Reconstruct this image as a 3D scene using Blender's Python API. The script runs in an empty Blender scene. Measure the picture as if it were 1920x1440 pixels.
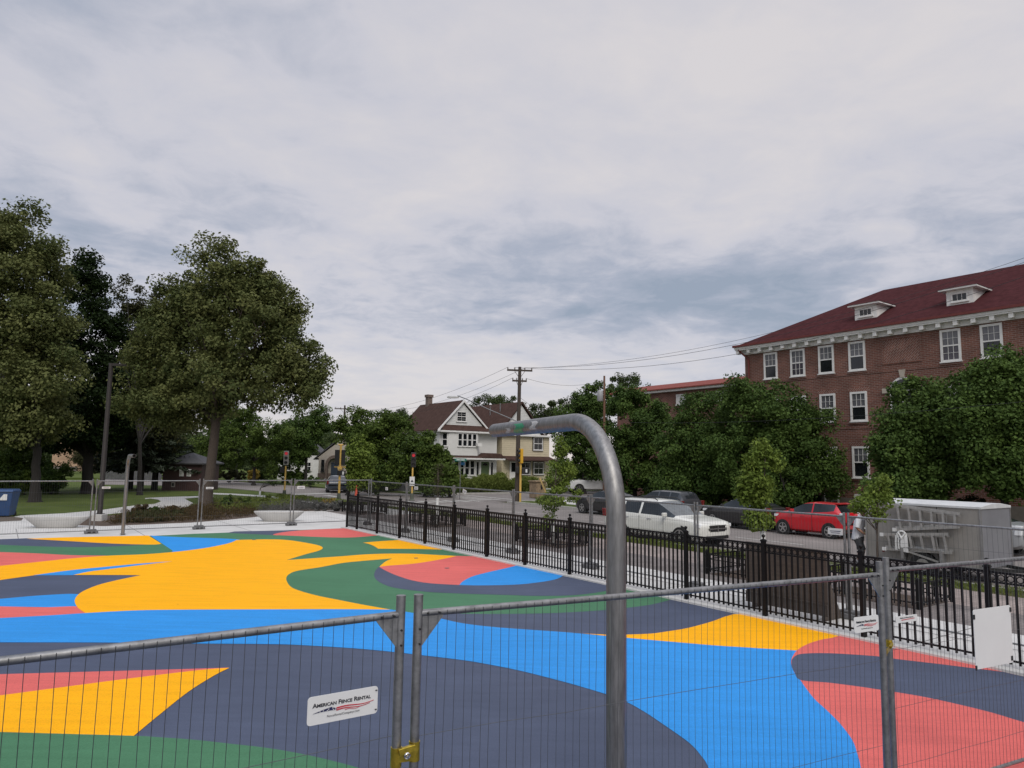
import bpy, math, random
import numpy as np
from mathutils import Vector, Matrix
random.seed(7); RNG = np.random.default_rng(11)
sc = bpy.context.scene; COL = sc.collection
PI = math.pi; R = math.radians
# ------------------------------------------------------------ site survey (camera solved from the photograph)
F, CX, CY, HC = 1331., 960., 720., 2.75
PT, RL = math.atan(145/F), 0.0153
def ray(px, py):
    x = (px-CX)/F; y = -(py-CY)/F
    c, s = math.cos(RL), math.sin(RL)
    x, y = c*x-s*y, s*x+c*y
    return (x, math.cos(PT)-y*math.sin(PT), math.sin(PT)+y*math.cos(PT))
def P(px, py, z=0.):
    d = ray(px, py); k = (z-HC)/d[2]; return Vector((d[0]*k, d[1]*k, z))
def D(px, py, Y):
    d = ray(px, py); k = Y/d[1]; return Vector((d[0]*k, Y, HC+d[2]*k))
_a, _b = P(650, 990), P(1777, 1232)
A0 = Vector((_a.x, _a.y, 0)); _n = (_a-_b).length
U = Vector(((_a.x-_b.x)/_n, (_a.y-_b.y)/_n, 0)); V = Vector((U.y, -U.x, 0))   # U: along the street, V: across it
ANG = math.atan2(V.y, V.x)
def W(s, t, z=0.): return A0+U*s+V*t+Vector((0, 0, z))
def st(q): return ((q.x-A0.x)*U.x+(q.y-A0.y)*U.y, (q.x-A0.x)*V.x+(q.y-A0.y)*V.y)
_c = st(Vector((0, 0, 0)))
def SP(px, py, s):                                   # where a sight line meets the plane s = const -> (t, z)
    d = ray(px, py); a = d[0]*U.x+d[1]*U.y; b = d[0]*V.x+d[1]*V.y; k = (s-_c[0])/a
    return (_c[1]+k*b, HC+k*d[2])
def TP(px, py, t):                                   # the plane t = const -> (s, z)
    d = ray(px, py); a = d[0]*U.x+d[1]*U.y; b = d[0]*V.x+d[1]*V.y; k = (t-_c[1])/b
    return (_c[0]+k*a, HC+k*d[2])
# ------------------------------------------------------------ helpers
def lin(c): c /= 255.; return c/12.92 if c <= .04045 else ((c+.055)/1.055)**2.4
def rgb(r, g, b): return (lin(r), lin(g), lin(b))
MATS = {}
def mat(name, col, rough=.7, metal=0., var=.12, scale=4., bump=0., bscale=40., spec=.5, coat=0., stretch=None):
    if name in MATS: return MATS[name]
    m = bpy.data.materials.new(name); m.use_nodes = True; MATS[name] = m
    nt = m.node_tree; N = nt.nodes; L = nt.links; b = N['Principled BSDF']
    b.inputs['Roughness'].default_value = rough; b.inputs['Metallic'].default_value = metal
    b.inputs['Specular IOR Level'].default_value = spec; b.inputs['Coat Weight'].default_value = coat
    b.inputs['Coat Roughness'].default_value = .05
    tc = N.new('ShaderNodeTexCoord'); src = tc.outputs['Object']
    if stretch:
        mp = N.new('ShaderNodeMapping'); mp.inputs['Scale'].default_value = stretch
        L.new(src, mp.inputs['Vector']); src = mp.outputs['Vector']
    no = N.new('ShaderNodeTexNoise'); no.inputs['Scale'].default_value = scale; no.inputs['Detail'].default_value = 6
    no.inputs['Roughness'].default_value = .65
    L.new(src, no.inputs['Vector'])
    r = N.new('ShaderNodeValToRGB')
    r.color_ramp.elements[0].position = .3; r.color_ramp.elements[1].position = .7
    r.color_ramp.elements[0].color = (*[max(0, c*(1-var)) for c in col], 1)
    r.color_ramp.elements[1].color = (*[min(1, c*(1+var)) for c in col], 1)
    L.new(no.outputs['Fac'], r.inputs['Fac']); L.new(r.outputs['Color'], b.inputs['Base Color'])
    if bump:
        n2 = N.new('ShaderNodeTexNoise'); n2.inputs['Scale'].default_value = bscale; n2.inputs['Detail'].default_value = 4
        L.new(src, n2.inputs['Vector'])
        bp = N.new('ShaderNodeBump'); bp.inputs['Strength'].default_value = bump; bp.inputs['Distance'].default_value = .02
        L.new(n2.outputs['Fac'], bp.inputs['Height']); L.new(bp.outputs['Normal'], b.inputs['Normal'])
    return m
def brickmat(name, c1, c2, mortar, bw, bh, swap=None, msize=.012, rough=.85, rot=None):
    m = bpy.data.materials.new(name); m.use_nodes = True; MATS[name] = m
    nt = m.node_tree; N = nt.nodes; L = nt.links; b = N['Principled BSDF']; b.inputs['Roughness'].default_value = rough
    b.inputs['Specular IOR Level'].default_value = .2
    tc = N.new('ShaderNodeTexCoord'); sx = N.new('ShaderNodeSeparateXYZ'); L.new(tc.outputs['Object'], sx.inputs[0])
    cx = N.new('ShaderNodeCombineXYZ')
    if swap == 'wall':                                # any vertical wall: x+y along, z up
        ad = N.new('ShaderNodeMath'); ad.operation = 'ADD'; L.new(sx.outputs['X'], ad.inputs[0]); L.new(sx.outputs['Y'], ad.inputs[1])
        L.new(ad.outputs[0], cx.inputs[0]); L.new(sx.outputs['Z'], cx.inputs[1])
    else:
        L.new(sx.outputs['X'], cx.inputs[0]); L.new(sx.outputs['Y'], cx.inputs[1])
    src = cx.outputs[0]
    if rot:
        mp = N.new('ShaderNodeMapping'); mp.inputs['Rotation'].default_value = (0, 0, rot); L.new(src, mp.inputs['Vector']); src = mp.outputs[0]
    t = N.new('ShaderNodeTexBrick'); L.new(src, t.inputs['Vector'])
    t.inputs['Scale'].default_value = 1; t.inputs['Brick Width'].default_value = bw; t.inputs['Row Height'].default_value = bh
    t.inputs['Mortar Size'].default_value = msize; t.inputs['Bias'].default_value = 0; t.inputs['Mortar Smooth'].default_value = .3
    t.inputs['Color1'].default_value = (*c1, 1); t.inputs['Color2'].default_value = (*c2, 1); t.inputs['Mortar'].default_value = (*mortar, 1)
    no = N.new('ShaderNodeTexNoise'); no.inputs['Scale'].default_value = .8; no.inputs['Detail'].default_value = 8; L.new(tc.outputs['Object'], no.inputs['Vector'])
    mr = N.new('ShaderNodeMapRange'); mr.inputs['From Min'].default_value = .3; mr.inputs['From Max'].default_value = .7
    mr.inputs['To Min'].default_value = .75; mr.inputs['To Max'].default_value = 1.2; L.new(no.outputs['Fac'], mr.inputs['Value'])
    mx = N.new('ShaderNodeVectorMath'); mx.operation = 'SCALE'; L.new(t.outputs['Color'], mx.inputs[0]); L.new(mr.outputs[0], mx.inputs['Scale'])
    L.new(mx.outputs[0], b.inputs['Base Color'])
    bp = N.new('ShaderNodeBump'); bp.inputs['Strength'].default_value = .5; bp.inputs['Distance'].default_value = .01; bp.invert = True
    L.new(t.outputs['Fac'], bp.inputs['Height']); L.new(bp.outputs['Normal'], b.inputs['Normal'])
    return m
def siding(name, col, pitch, rough=.6, vert=False, depth=.02, var=.08):
    m = mat(name, col, rough, var=var, scale=1.5); nt = m.node_tree; N = nt.nodes; L = nt.links; b = N['Principled BSDF']
    tc = N.new('ShaderNodeTexCoord'); sx = N.new('ShaderNodeSeparateXYZ'); L.new(tc.outputs['Object'], sx.inputs[0])
    if vert:
        ad = N.new('ShaderNodeMath'); ad.operation = 'ADD'; L.new(sx.outputs['X'], ad.inputs[0]); L.new(sx.outputs['Y'], ad.inputs[1]); o = ad.outputs[0]
    else: o = sx.outputs['Z']
    dv = N.new('ShaderNodeMath'); dv.operation = 'DIVIDE'; dv.inputs[1].default_value = pitch; L.new(o, dv.inputs[0])
    fr = N.new('ShaderNodeMath'); fr.operation = 'FRACT'; L.new(dv.outputs[0], fr.inputs[0])
    bp = N.new('ShaderNodeBump'); bp.inputs['Strength'].default_value = 1; bp.inputs['Distance'].default_value = depth; bp.invert = True
    L.new(fr.outputs[0], bp.inputs['Height']); L.new(bp.outputs['Normal'], b.inputs['Normal'])
    return m
def glassmat(name, col=(.012, .014, .017), rough=.06):
    m = mat(name, col, rough, var=.5, scale=.9, spec=.6); return m
class MB:
    def __init__(s): s.v = []; s.f = []; s.m = []
    def add(s, vs, fs, mi=0):
        o = len(s.v); s.v += [tuple(q) for q in vs]; s.f += [tuple(i+o for i in f) for f in fs]; s.m += [mi]*len(fs); return s
    def box(s, x0, y0, z0, x1, y1, z1, mi=0):
        vs = [(x, y, z) for z in (z0, z1) for y in (y0, y1) for x in (x0, x1)]
        return s.add(vs, [(0, 2, 3, 1), (4, 5, 7, 6), (0, 1, 5, 4), (2, 6, 7, 3), (0, 4, 6, 2), (1, 3, 7, 5)], mi)
    def obox(s, c, a, b, d, mi=0):                   # oriented box, half-extent vectors a, b, d
        c, a, b, d = Vector(c), Vector(a), Vector(b), Vector(d)
        vs = [c+a*i+b*j+d*k for k in (-1, 1) for j in (-1, 1) for i in (-1, 1)]
        return s.add(vs, [(0, 2, 3, 1), (4, 5, 7, 6), (0, 1, 5, 4), (2, 6, 7, 3), (0, 4, 6, 2), (1, 3, 7, 5)], mi)
    def bar(s, p, q, w, h=None, mi=0):               # rectangular bar from p to q
        p, q = Vector(p), Vector(q); d = (q-p); l = d.length; d.normalize(); h = h or w
        up = Vector((0, 0, 1)) if abs(d.z) < .95 else Vector((1, 0, 0))
        x = d.cross(up).normalized(); y = x.cross(d)
        return s.obox((p+q)/2, x*w/2, y*h/2, d*l/2, mi)
    def tube(s, path, rad, n=8, mi=0, cap=True):
        path = [Vector(p) for p in path]; k = len(path)
        rad = rad if hasattr(rad, '__len__') else [rad]*k
        o = len(s.v); px = None
        for i, p in enumerate(path):
            d = (path[min(i+1, k-1)]-path[max(i-1, 0)]).normalized()
            if px is None:
                up = Vector((0, 0, 1)) if abs(d.z) < .9 else Vector((1, 0, 0)); px = d.cross(up).normalized()
            else: px = (px-d*px.dot(d)).normalized()
            py = d.cross(px)
            for j in range(n):
                a = 2*PI*j/n; s.v.append(tuple(p+(px*math.cos(a)+py*math.sin(a))*rad[i]))
        for i in range(k-1):
            for j in range(n):
                j2 = (j+1) % n; s.f.append((o+i*n+j, o+i*n+j2, o+(i+1)*n+j2, o+(i+1)*n+j)); s.m.append(mi)
        if cap:
            s.f.append(tuple(o+j for j in reversed(range(n)))); s.f.append(tuple(o+(k-1)*n+j for j in range(n))); s.m += [mi, mi]
        return s
    def lathe(s, c, prof, n=12, mi=0):               # prof: (r, z) about a vertical axis at c
        c = Vector(c); o = len(s.v)
        for r, z in prof:
            for j in range(n): a = 2*PI*j/n; s.v.append((c.x+r*math.cos(a), c.y+r*math.sin(a), c.z+z))
        for i in range(len(prof)-1):
            for j in range(n):
                j2 = (j+1) % n; s.f.append((o+i*n+j, o+i*n+j2, o+(i+1)*n+j2, o+(i+1)*n+j)); s.m.append(mi)
        s.f.append(tuple(o+j for j in reversed(range(n)))); s.f.append(tuple(o+(len(prof)-1)*n+j for j in range(n))); s.m += [mi, mi]
        return s
    def prism(s, poly, d, mi=0):                     # planar polygon swept along d
        poly = [Vector(p) for p in poly]; d = Vector(d); n = len(poly); o = len(s.v)
        s.v += [tuple(p) for p in poly]+[tuple(p+d) for p in poly]
        s.f += [tuple(o+i for i in reversed(range(n))), tuple(o+n+i for i in range(n))]; s.m += [mi, mi]
        for i in range(n): j = (i+1) % n; s.f.append((o+i, o+j, o+n+j, o+n+i)); s.m.append(mi)
        return s
    def slab(s, pts, z0, z1, mi=0):
        return s.prism([(p[0], p[1], z0) for p in pts], (0, 0, z1-z0), mi)
    def loft(s, rings, mi=0, cap=True):
        o = len(s.v); n = len(rings[0])
        for r in rings: s.v += [tuple(p) for p in r]
        for i in range(len(rings)-1):
            for j in range(n): j2 = (j+1) % n; s.f.append((o+i*n+j, o+i*n+j2, o+(i+1)*n+j2, o+(i+1)*n+j)); s.m.append(mi)
        if cap:
            s.f.append(tuple(o+j for j in reversed(range(n)))); s.f.append(tuple(o+(len(rings)-1)*n+j for j in range(n))); s.m += [mi, mi]
        return s
    def torus(s, c, ax, R0, r, n=12, k=5, mi=0):
        ax = Vector(ax).normalized(); x = ax.cross(Vector((0, 0, 1)) if abs(ax.z) < .9 else Vector((1, 0, 0))).normalized(); y = ax.cross(x)
        pts = [Vector(c)+(x*math.cos(2*PI*i/n)+y*math.sin(2*PI*i/n))*R0 for i in range(n)]; o = len(s.v)
        for i in range(n):
            d = (pts[i]-Vector(c)).normalized()
            for j in range(k): a = 2*PI*j/k; s.v.append(tuple(pts[i]+(d*math.cos(a)+ax*math.sin(a))*r))
        for i in range(n):
            for j in range(k): i2 = (i+1) % n; j2 = (j+1) % k; s.f.append((o+i*k+j, o+i2*k+j, o+i2*k+j2, o+i*k+j2)); s.m.append(mi)
        return s
    def build(s, name, mats, parent=None, smooth=None, bevel=0.):
        me = bpy.data.meshes.new(name); me.from_pydata(s.v, [], s.f)
        mats = mats if isinstance(mats, (list, tuple)) else [mats]
        for m in mats: me.materials.append(m)
        me.polygons.foreach_set('material_index', s.m)
        if smooth is not None:
            me.polygons.foreach_set('use_smooth', [True]*len(s.f)); me.update(); me.set_sharp_from_angle(angle=R(smooth))
        me.update()
        o = bpy.data.objects.new(name, me); COL.objects.link(o)
        if parent is not None: o.parent = parent
        if bevel:
            b = o.modifiers.new('bevel', 'BEVEL'); b.width = bevel; b.segments = 2; b.limit_method = 'ANGLE'; b.angle_limit = R(40)
        return o
def tag(o, label=None, cat=None, group=None, kind=None):
    if label: o['label'] = label
    if cat: o['category'] = cat
    if group: o['group'] = group
    if kind: o['kind'] = kind
    return o
def thing(name, label, cat, loc=(0, 0, 0), rz=0., group=None):
    o = bpy.data.objects.new(name, None); COL.objects.link(o); o.empty_display_size = .2
    o.location = loc; o.rotation_euler = (0, 0, rz); return tag(o, label, cat, group)
def struct(name, mb, m, **k): o = mb.build(name, m, **k); o['kind'] = 'structure'; return o
def copytree(o, parent=None):
    c = o.copy(); COL.objects.link(c)
    if parent is not None: c.parent = parent
    for ch in list(o.children): copytree(ch, c)
    return c
# ------------------------------------------------------------ materials
M = MATS
mat('concrete', (.50, .49, .47), .85, var=.16, scale=.6, bump=.15, bscale=90)
mat('concrete_light', (.56, .55, .53), .85, var=.13, scale=.8, bump=.1, bscale=90)
mat('kerb_concrete', (.40, .39, .36), .9, var=.18, scale=3, bump=.2)
mat('asphalt', (.20, .178, .165), .9, var=.22, scale=.45, bump=.3, bscale=120)
mat('road_paint', (.42, .41, .38), .8, var=.25, scale=6)
mat('galv', (.25, .25, .25), .45, .85, var=.32, scale=14, bump=.03, bscale=60)
mat('galv_dark', (.17, .175, .18), .5, .8, var=.25, scale=9)
mat('wire', (.10, .105, .11), .5, .7, var=.2, scale=6)
mat('steel', (.26, .255, .25), .50, .92, var=.3, scale=5, stretch=(6, 6, .8))
mat('brass', (.55, .40, .05), .32, .9, var=.35, scale=25)
mat('black_metal', (.0055, .005, .0055), .5, 0, var=.2, scale=8, spec=.22)
mat('dark_bronze', (.030, .025, .022), .5, .3)
mat('sign_white', (.66, .66, .65), .45, var=.04, scale=2)
mat('ink', (.01, .01, .02), .5); mat('ink_navy', (.012, .014, .07), .5); mat('ink_red', (.5, .02, .04), .5)
mat('white_paint', (.72, .71, .69), .55, var=.08, scale=2.5)
mat('white_trim', (.70, .69, .67), .6, var=.10, scale=3)
glassmat('glass'); glassmat('glass_curtain', (.055, .05, .062), .12); glassmat('car_glass', (.02, .024, .028), .04)
mat('tyre', (.012, .012, .012), .8); mat('alloy', (.5, .5, .5), .3, .9); mat('chrome', (.7, .7, .7), .15, 1., var=.05)
mat('lamp_red', (.16, .008, .008), .25); mat('lamp_clear', (.75, .77, .78), .1, var=.1); mat('plastic_black', (.012, .012, .012), .5)
mat('wood_pole', (.060, .047, .038), .9, var=.3, scale=6, bump=.3, stretch=(6, 6, .6))
mat('bark', (.075, .058, .046), .95, var=.35, scale=7, bump=.6, bscale=18, stretch=(5, 5, 1))
mat('bark_dark', (.022, .019, .017), .95, var=.35, scale=7, bump=.6, bscale=18, stretch=(5, 5, 1))
mat('yellow_paint', (.62, .40, .10), .5, var=.12); mat('tree_guard_white', (.72, .72, .70), .6)
mat('mulch', (.085, .058, .042), .95, var=.4, scale=9, bump=.8, bscale=60)
mat('soil', (.10, .08, .06), .95, var=.3, scale=5, bump=.5)
# ------------------------------------------------------------ ground and streets
def lawnmat(name, c1, c2, c3):
    m = bpy.data.materials.new(name); m.use_nodes = True; MATS[name] = m
    N = m.node_tree.nodes; L = m.node_tree.links; b = N['Principled BSDF']; b.inputs['Roughness'].default_value = .95; b.inputs['Specular IOR Level'].default_value = .1
    tc = N.new('ShaderNodeTexCoord')
    n1 = N.new('ShaderNodeTexNoise'); n1.inputs['Scale'].default_value = .35; n1.inputs['Detail'].default_value = 9; n1.inputs['Roughness'].default_value = .72
    L.new(tc.outputs['Object'], n1.inputs['Vector'])
    r = N.new('ShaderNodeValToRGB'); e = r.color_ramp.elements; e[0].position = .34; e[1].position = .68
    e[0].color = (*c1, 1); e[1].color = (*c3, 1); x = e.new(.5); x.color = (*c2, 1)
    L.new(n1.outputs['Fac'], r.inputs['Fac']); L.new(r.outputs['Color'], b.inputs['Base Color'])
    n2 = N.new('ShaderNodeTexNoise'); n2.inputs['Scale'].default_value = 30; n2.inputs['Detail'].default_value = 5; L.new(tc.outputs['Object'], n2.inputs['Vector'])
    bp = N.new('ShaderNodeBump'); bp.inputs['Strength'].default_value = .9; bp.inputs['Distance'].default_value = .05
    L.new(n2.outputs['Fac'], bp.inputs['Height']); L.new(bp.outputs['Normal'], b.inputs['Normal'])
lawnmat('lawn', (.060, .085, .022), (.085, .115, .030), (.12, .145, .045))
lawnmat('rough_grass', (.05, .062, .020), (.085, .088, .034), (.13, .115, .055))
def q4(s0, s1, t0, t1): return [W(s0, t0), W(s1, t0), W(s1, t1), W(s0, t1)]
b = MB(); n = 40
ring = [Vector((900*math.cos(2*PI*i/n), 900*math.sin(2*PI*i/n), -.20)) for i in range(n)]
b.add(ring, [tuple(range(n))]); struct('ground', b, M['lawn'])
# asphalt sheets (4 mm steps)
b = MB(); b.slab(q4(-120, 17, 7.9, 17.5), -.19, -.130); struct('street', b, M['asphalt'])
b = MB(); b.slab(q4(15.2, 25, 7.6, 130), -.19, -.134); struct('cross_street', b, M['asphalt'])
up = [(190, 896), (300, 897), (402, 898), (444, 901.5), (538, 908), (604, 913.5), (700, 921), (790, 926)]
lo = [(830, 935), (700, 941), (631, 938), (560, 930), (533, 925.5), (471, 919), (402, 913), (300, 910), (190, 908)]
b = MB(); b.slab([P(x, y, -.13) for x, y in lo+up], -.19, -.126); struct('side_road', b, M['asphalt'])
b = MB(); b.slab([P(x, y) for x, y in [(-300, 893), (190, 896), (300, 897), (402, 898), (444, 901), (538, 907.4), (604, 913), (640, 916), (700, 919), (790, 924.5), (860, 884), (100, 872), (-300, 874)]], -.19, -.005)
struct('far_lawn', b, M['lawn'])
# raised blocks: park, boulevard, far side
b = MB(); b.slab([W(-60, 6.6), W(13.5, 6.6), W(16, 7.6), P(700, 942), P(631, 938.6), P(560, 930.6), P(533, 926), P(471, 919.6), P(402, 913.6), P(300, 910.5), P(190, 908.5), P(-200, 906), W(40, -70), W(-60, -70)], -.19, -.012)
struct('park_lawn', b, M['lawn'])
b = MB(); b.slab(q4(-60, 13.4, 6.6, 7.65), -.19, -.006); struct('grass_strip', b, M['rough_grass'])
b = MB(); b.slab(q4(-60, 14.5, 7.65, 7.82), -.19, 0.0); struct('near_kerb', b, M['kerb_concrete'])
b = MB(); b.slab(q4(-120, 13.2, 17.62, 120), -.19, -.01); struct('far_side_lawn', b, M['lawn'])
b = MB(); b.slab(q4(-120, 13.5, 17.42, 17.62), -.19, 0.0); b.slab(q4(13.3, 13.5, 17.62, 110), -.19, 0.0); struct('far_kerb', b, M['kerb_concrete'])
b = MB(); b.slab(q4(-120, 13.1, 19.3, 20.9), -.01, -.002); b.slab(q4(11.6, 13.2, 20.9, 100), -.01, -.004); struct('far_sidewalk', b, M['concrete'])
b = MB(); b.slab(q4(25.2, 80, 17.6, 120), -.19, -.01); struct('corner_lawn', b, M['lawn'])
b = MB(); b.slab(q4(24.98, 25.2, 17.4, 120), -.19, 0.0); b.slab(q4(25.2, 60, 17.4, 17.6), -.19, 0.0); struct('corner_kerb', b, M['kerb_concrete'])
b = MB(); b.slab(q4(29.6, 31.2, 17.7, 120), -.01, -.003); struct('corner_sidewalk', b, M['concrete'])
# road paint
b = MB()
def stripe(s0, s1, t0, t1): b.slab(q4(s0, s1, t0, t1), -.126, -.1225)
for i in range(9): stripe(15.6, 17.6, 8.4+i*1.0, 8.9+i*1.0)
stripe(12.6, 13.0, 8.2, 12.6); stripe(26.2, 26.5, 12.0, 16.8)
for i in range(7): stripe(17.0+i*1.05, 17.5+i*1.05, 17.4, 19.4)
for i in range(9): stripe(-60+i*8, -57+i*8, 12.6, 12.72)
stripe(16.2, 24, 20.2, 20.6)
b.slab([P(895/8+440, 690/8+840, -.126), P(1440/8+440, 672/8+840, -.126), P(1440/8+440, 684/8+840, -.126), P(895/8+440, 703/8+840, -.126)], -.126, -.121)
b.slab([P(1310/8+440, 708/8+840, -.126), P(1420/8+440, 706/8+840, -.126), P(1540/8+440, 725/8+840, -.126), P(1520/8+440, 738/8+840, -.126)], -.126, -.121)
struct('road_markings', b, M['road_paint'])
# plaza concrete around the play surface
pl = [(-420, 982), (0, 977), (45, 975), (150, 983), (195, 985.8), (280, 982.5), (360, 979), (427, 974), (475, 969), (520, 963), (567, 958), (627, 955.6), (662, 957)]
b = MB(); b.slab([P(x, y) for x, y in pl]+[W(4.5, 2.6), W(-60, 2.6), W(-60, -60)], -.1, -.004); struct('plaza_pavement', b, M['concrete_light'])
b = MB()
for t0 in (-18, -14.4, -10.8, -7.2, -3.6, 1.4):
    b.slab(q4(.4, 6.4 if t0 > -9 else 5, t0, t0+.022), -.004, -.001)
for k in range(16): b.slab(q4(-1.5-k*1.83, -1.478-k*1.83, .2, 2.58), -.004, -.001)
b.slab(q4(-28, .6, 1.38, 1.40), -.004, -.001)
for s0 in (2.9,): b.slab(q4(s0, s0+.02, -22, 1), -.004, -.0012)
mat('joint', (.20, .195, .19), .9); struct('pavement_joints', b, M['joint'])
brickmat('pavers', (.27, .225, .205), (.34, .28, .255), (.22, .195, .185), .22, .11, msize=.008, rough=.9, rot=.0)
brickmat('pavers_dark', (.19, .168, .16), (.24, .21, .20), (.16, .147, .14), .22, .11, msize=.008, rough=.9)
o = bpy.data.objects
def slabst(name, s0, s1, t0, t1, z0, z1, m):          # a slab with its own street-aligned frame, so the pattern follows the street
    b = MB(); b.box(0, 0, z0, t1-t0, s1-s0, z1); q = struct(name, b, m); q.location = W(s0, t0); q.rotation_euler.z = ANG; return q
slabst('paver_band', -60, 5.5, 4.55, 6.6, -.1, -.003, M['pavers'])
slabst('paver_walk', -60, 9.5, 2.6, 4.55, -.1, -.0035, M['pavers_dark'])
b = MB(); b.slab(q4(9.5, 13.4, 2.6, 6.6), -.1, -.002); b.slab(q4(5.5, 9.5, 4.55, 6.6), -.1, -.0025); struct('corner_pavement', b, M['concrete'])
# park path and planting beds
pth = [(-60, 985), (40, 966), (120, 962), (190, 956), (225, 951), (260, 946.5), (290, 944.5), (302, 940), (297, 936.5), (282, 934.2), (272, 935.5), (272, 933.6), (300, 932), (330, 931), (372, 930), (400, 929.5), (400, 931.5), (370, 932.6), (346, 934.5), (352, 938), (362, 943), (357, 947.5), (345, 952), (290, 956), (240, 960), (200, 964), (150, 968.5), (80, 973), (0, 979), (-60, 992)]
b = MB(); b.slab([P(x, y) for x, y in pth], -.03, -.006); struct('park_path', b, M['concrete'])
bed = [(128, 984), (150, 972), (200, 966.5), (240, 962.5), (290, 958), (345, 954.5), (360, 948), (400, 944), (470, 941), (530, 939.5), (575, 942), (627, 949), (662, 953.5), (662, 957.5), (627, 956.2), (567, 958.6), (520, 963.6), (475, 969.6), (427, 974.6), (360, 979.6), (280, 983), (195, 986.4)]
b = MB(); b.slab([P(x, y) for x, y in bed], -.05, -.002); struct('planting_bed', b, M['mulch'])
sw = [(400, 924), (440, 925.5), (505, 929.5), (525, 932.5), (560, 936), (600, 940.5), (640, 946), (668, 950), (668, 953), (640, 949.5), (600, 944.5), (560, 940), (525, 936), (490, 931.5), (440, 928), (400, 926.5)]
b = MB(); b.slab([P(x, y) for x, y in sw], -.03, -.004); struct('park_sidewalk', b, M['concrete'])
b = MB(); b.slab([P(x, y) for x, y in [(-90, 968), (0, 966), (44, 971), (40, 976), (0, 978), (-90, 982)]], -.03, -.003); struct('bare_soil', b, M['soil'])
# concrete kerb under the black fence
b = MB(); b.slab(q4(-30, .22, -.16, .20), -.1, .035); struct('fence_kerb', b, M['concrete_light'])
# ------------------------------------------------------------ painted play surface
def paint(name, col, v=.05):
    m = mat(name, col, .68, var=v, scale=.5, bump=.25, bscale=220, spec=.16)
    N = m.node_tree.nodes; L = m.node_tree.links; b = N['Principled BSDF']; src = b.inputs['Base Color'].links[0].from_socket; tc = N.new('ShaderNodeTexCoord')
    mp = N.new('ShaderNodeMapping'); mp.inputs['Scale'].default_value = (.35, 3.2, 1); mp.inputs['Rotation'].default_value = (0, 0, .6); L.new(tc.outputs['Object'], mp.inputs['Vector'])
    n1 = N.new('ShaderNodeTexNoise'); n1.inputs['Scale'].default_value = 2.2; n1.inputs['Detail'].default_value = 7; n1.inputs['Roughness'].default_value = .7; L.new(mp.outputs[0], n1.inputs['Vector'])   # roller passes
    n2 = N.new('ShaderNodeTexNoise'); n2.inputs['Scale'].default_value = 60; n2.inputs['Detail'].default_value = 3; L.new(tc.outputs['Object'], n2.inputs['Vector'])                                   # aggregate grain
    a = N.new('ShaderNodeMath'); a.operation = 'ADD'; L.new(n1.outputs['Fac'], a.inputs[0]); L.new(n2.outputs['Fac'], a.inputs[1])
    mr = N.new('ShaderNodeMapRange'); mr.inputs['From Min'].default_value = .7; mr.inputs['From Max'].default_value = 1.3; mr.inputs['To Min'].default_value = .84; mr.inputs['To Max'].default_value = 1.14; L.new(a.outputs[0], mr.inputs['Value'])
    vo = N.new('ShaderNodeTexVoronoi'); vo.inputs['Scale'].default_value = .55; L.new(tc.outputs['Object'], vo.inputs['Vector'])
    lt = N.new('ShaderNodeMath'); lt.operation = 'GREATER_THAN'; lt.inputs[1].default_value = .011; L.new(vo.outputs['Distance'], lt.inputs[0])                                                       # a few specks of litter
    m3 = N.new('ShaderNodeMath'); m3.operation = 'MULTIPLY'; L.new(lt.outputs[0], m3.inputs[0]); L.new(mr.outputs[0], m3.inputs[1])
    m4 = N.new('ShaderNodeMath'); m4.operation = 'MAXIMUM'; m4.inputs[1].default_value = .25; L.new(m3.outputs[0], m4.inputs[0])
    sc_ = N.new('ShaderNodeVectorMath'); sc_.operation = 'SCALE'; L.new(src, sc_.inputs[0]); L.new(m4.outputs[0], sc_.inputs['Scale']); L.new(sc_.outputs[0], b.inputs['Base Color']); return m
paint('mural_yellow', (.95, .43, .001), .02); paint('mural_blue', (.030, .275, .70), .05); paint('mural_coral', (.68, .14, .125), .06)
paint('mural_navy', (.076, .092, .142), .12); paint('mural_green', (.066, .185, .098), .08)
def smooth_poly(pts, k=6):
    """Catmull-Rom through the points of a closed outline; a point written (x, y, 1) is a corner."""
    n = len(pts); out = []
    for i in range(n):
        p0, p1, p2, p3 = pts[i-1], pts[i], pts[(i+1) % n], pts[(i+2) % n]
        if len(p1) > 2: p0 = p1
        if len(p2) > 2: p3 = p2
        for j in range(k):
            t = j/k; a = [0, 0]
            for c in (0, 1):
                a[c] = .5*((2*p1[c])+(-p0[c]+p2[c])*t+(2*p0[c]-5*p1[c]+4*p2[c]-p3[c])*t*t+(-p0[c]+3*p1[c]-3*p2[c]+p3[c])*t**3)
            out.append(tuple(a))
    return out
c1 = lambda *p: [(x/3, 960+y/3, *r) for x, y, *r in p]
MUR = []
def zone(col, pts): MUR.append((col, smooth_poly(pts)))
G, B_, Y_, C_, N_ = 1, 2, 3, 4, 0
zone(B_, c1((-60, 494, 1), (250, 468), (440, 463), (480, 500), (440, 537), (250, 535), (-60, 531, 1)))
zone(C_, c1((-60, 530, 1), (250, 536), (440, 532), (520, 560), (480, 572), (240, 584), (-60, 601, 1)))
zone(G, [(262, 1006.4, 1), (360, 1001.2, 1), (529, 995.2, 1), (648, 990.4, 1), (705, 1002, 1), (971, 1061, 1), (1181, 1105, 1), (1258, 1124.6, 1), (1219, 1134), (1173, 1140), (1135, 1144), (1062, 1148.5), (1000, 1150.6), (940, 1151.2), (885, 1151), (830, 1150, 1), (775, 1150, 1), (732, 1144, 1), (500, 1130, 1), (300, 1030, 1)])
zone(N_, [(425, 999.2, 1), (440, 996.5, 1), (529, 994.6, 1), (560, 993.6, 1), (540, 1000, 1), (512, 1003.4, 1), (470, 1001.5), (425, 999.2, 1)])
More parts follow.
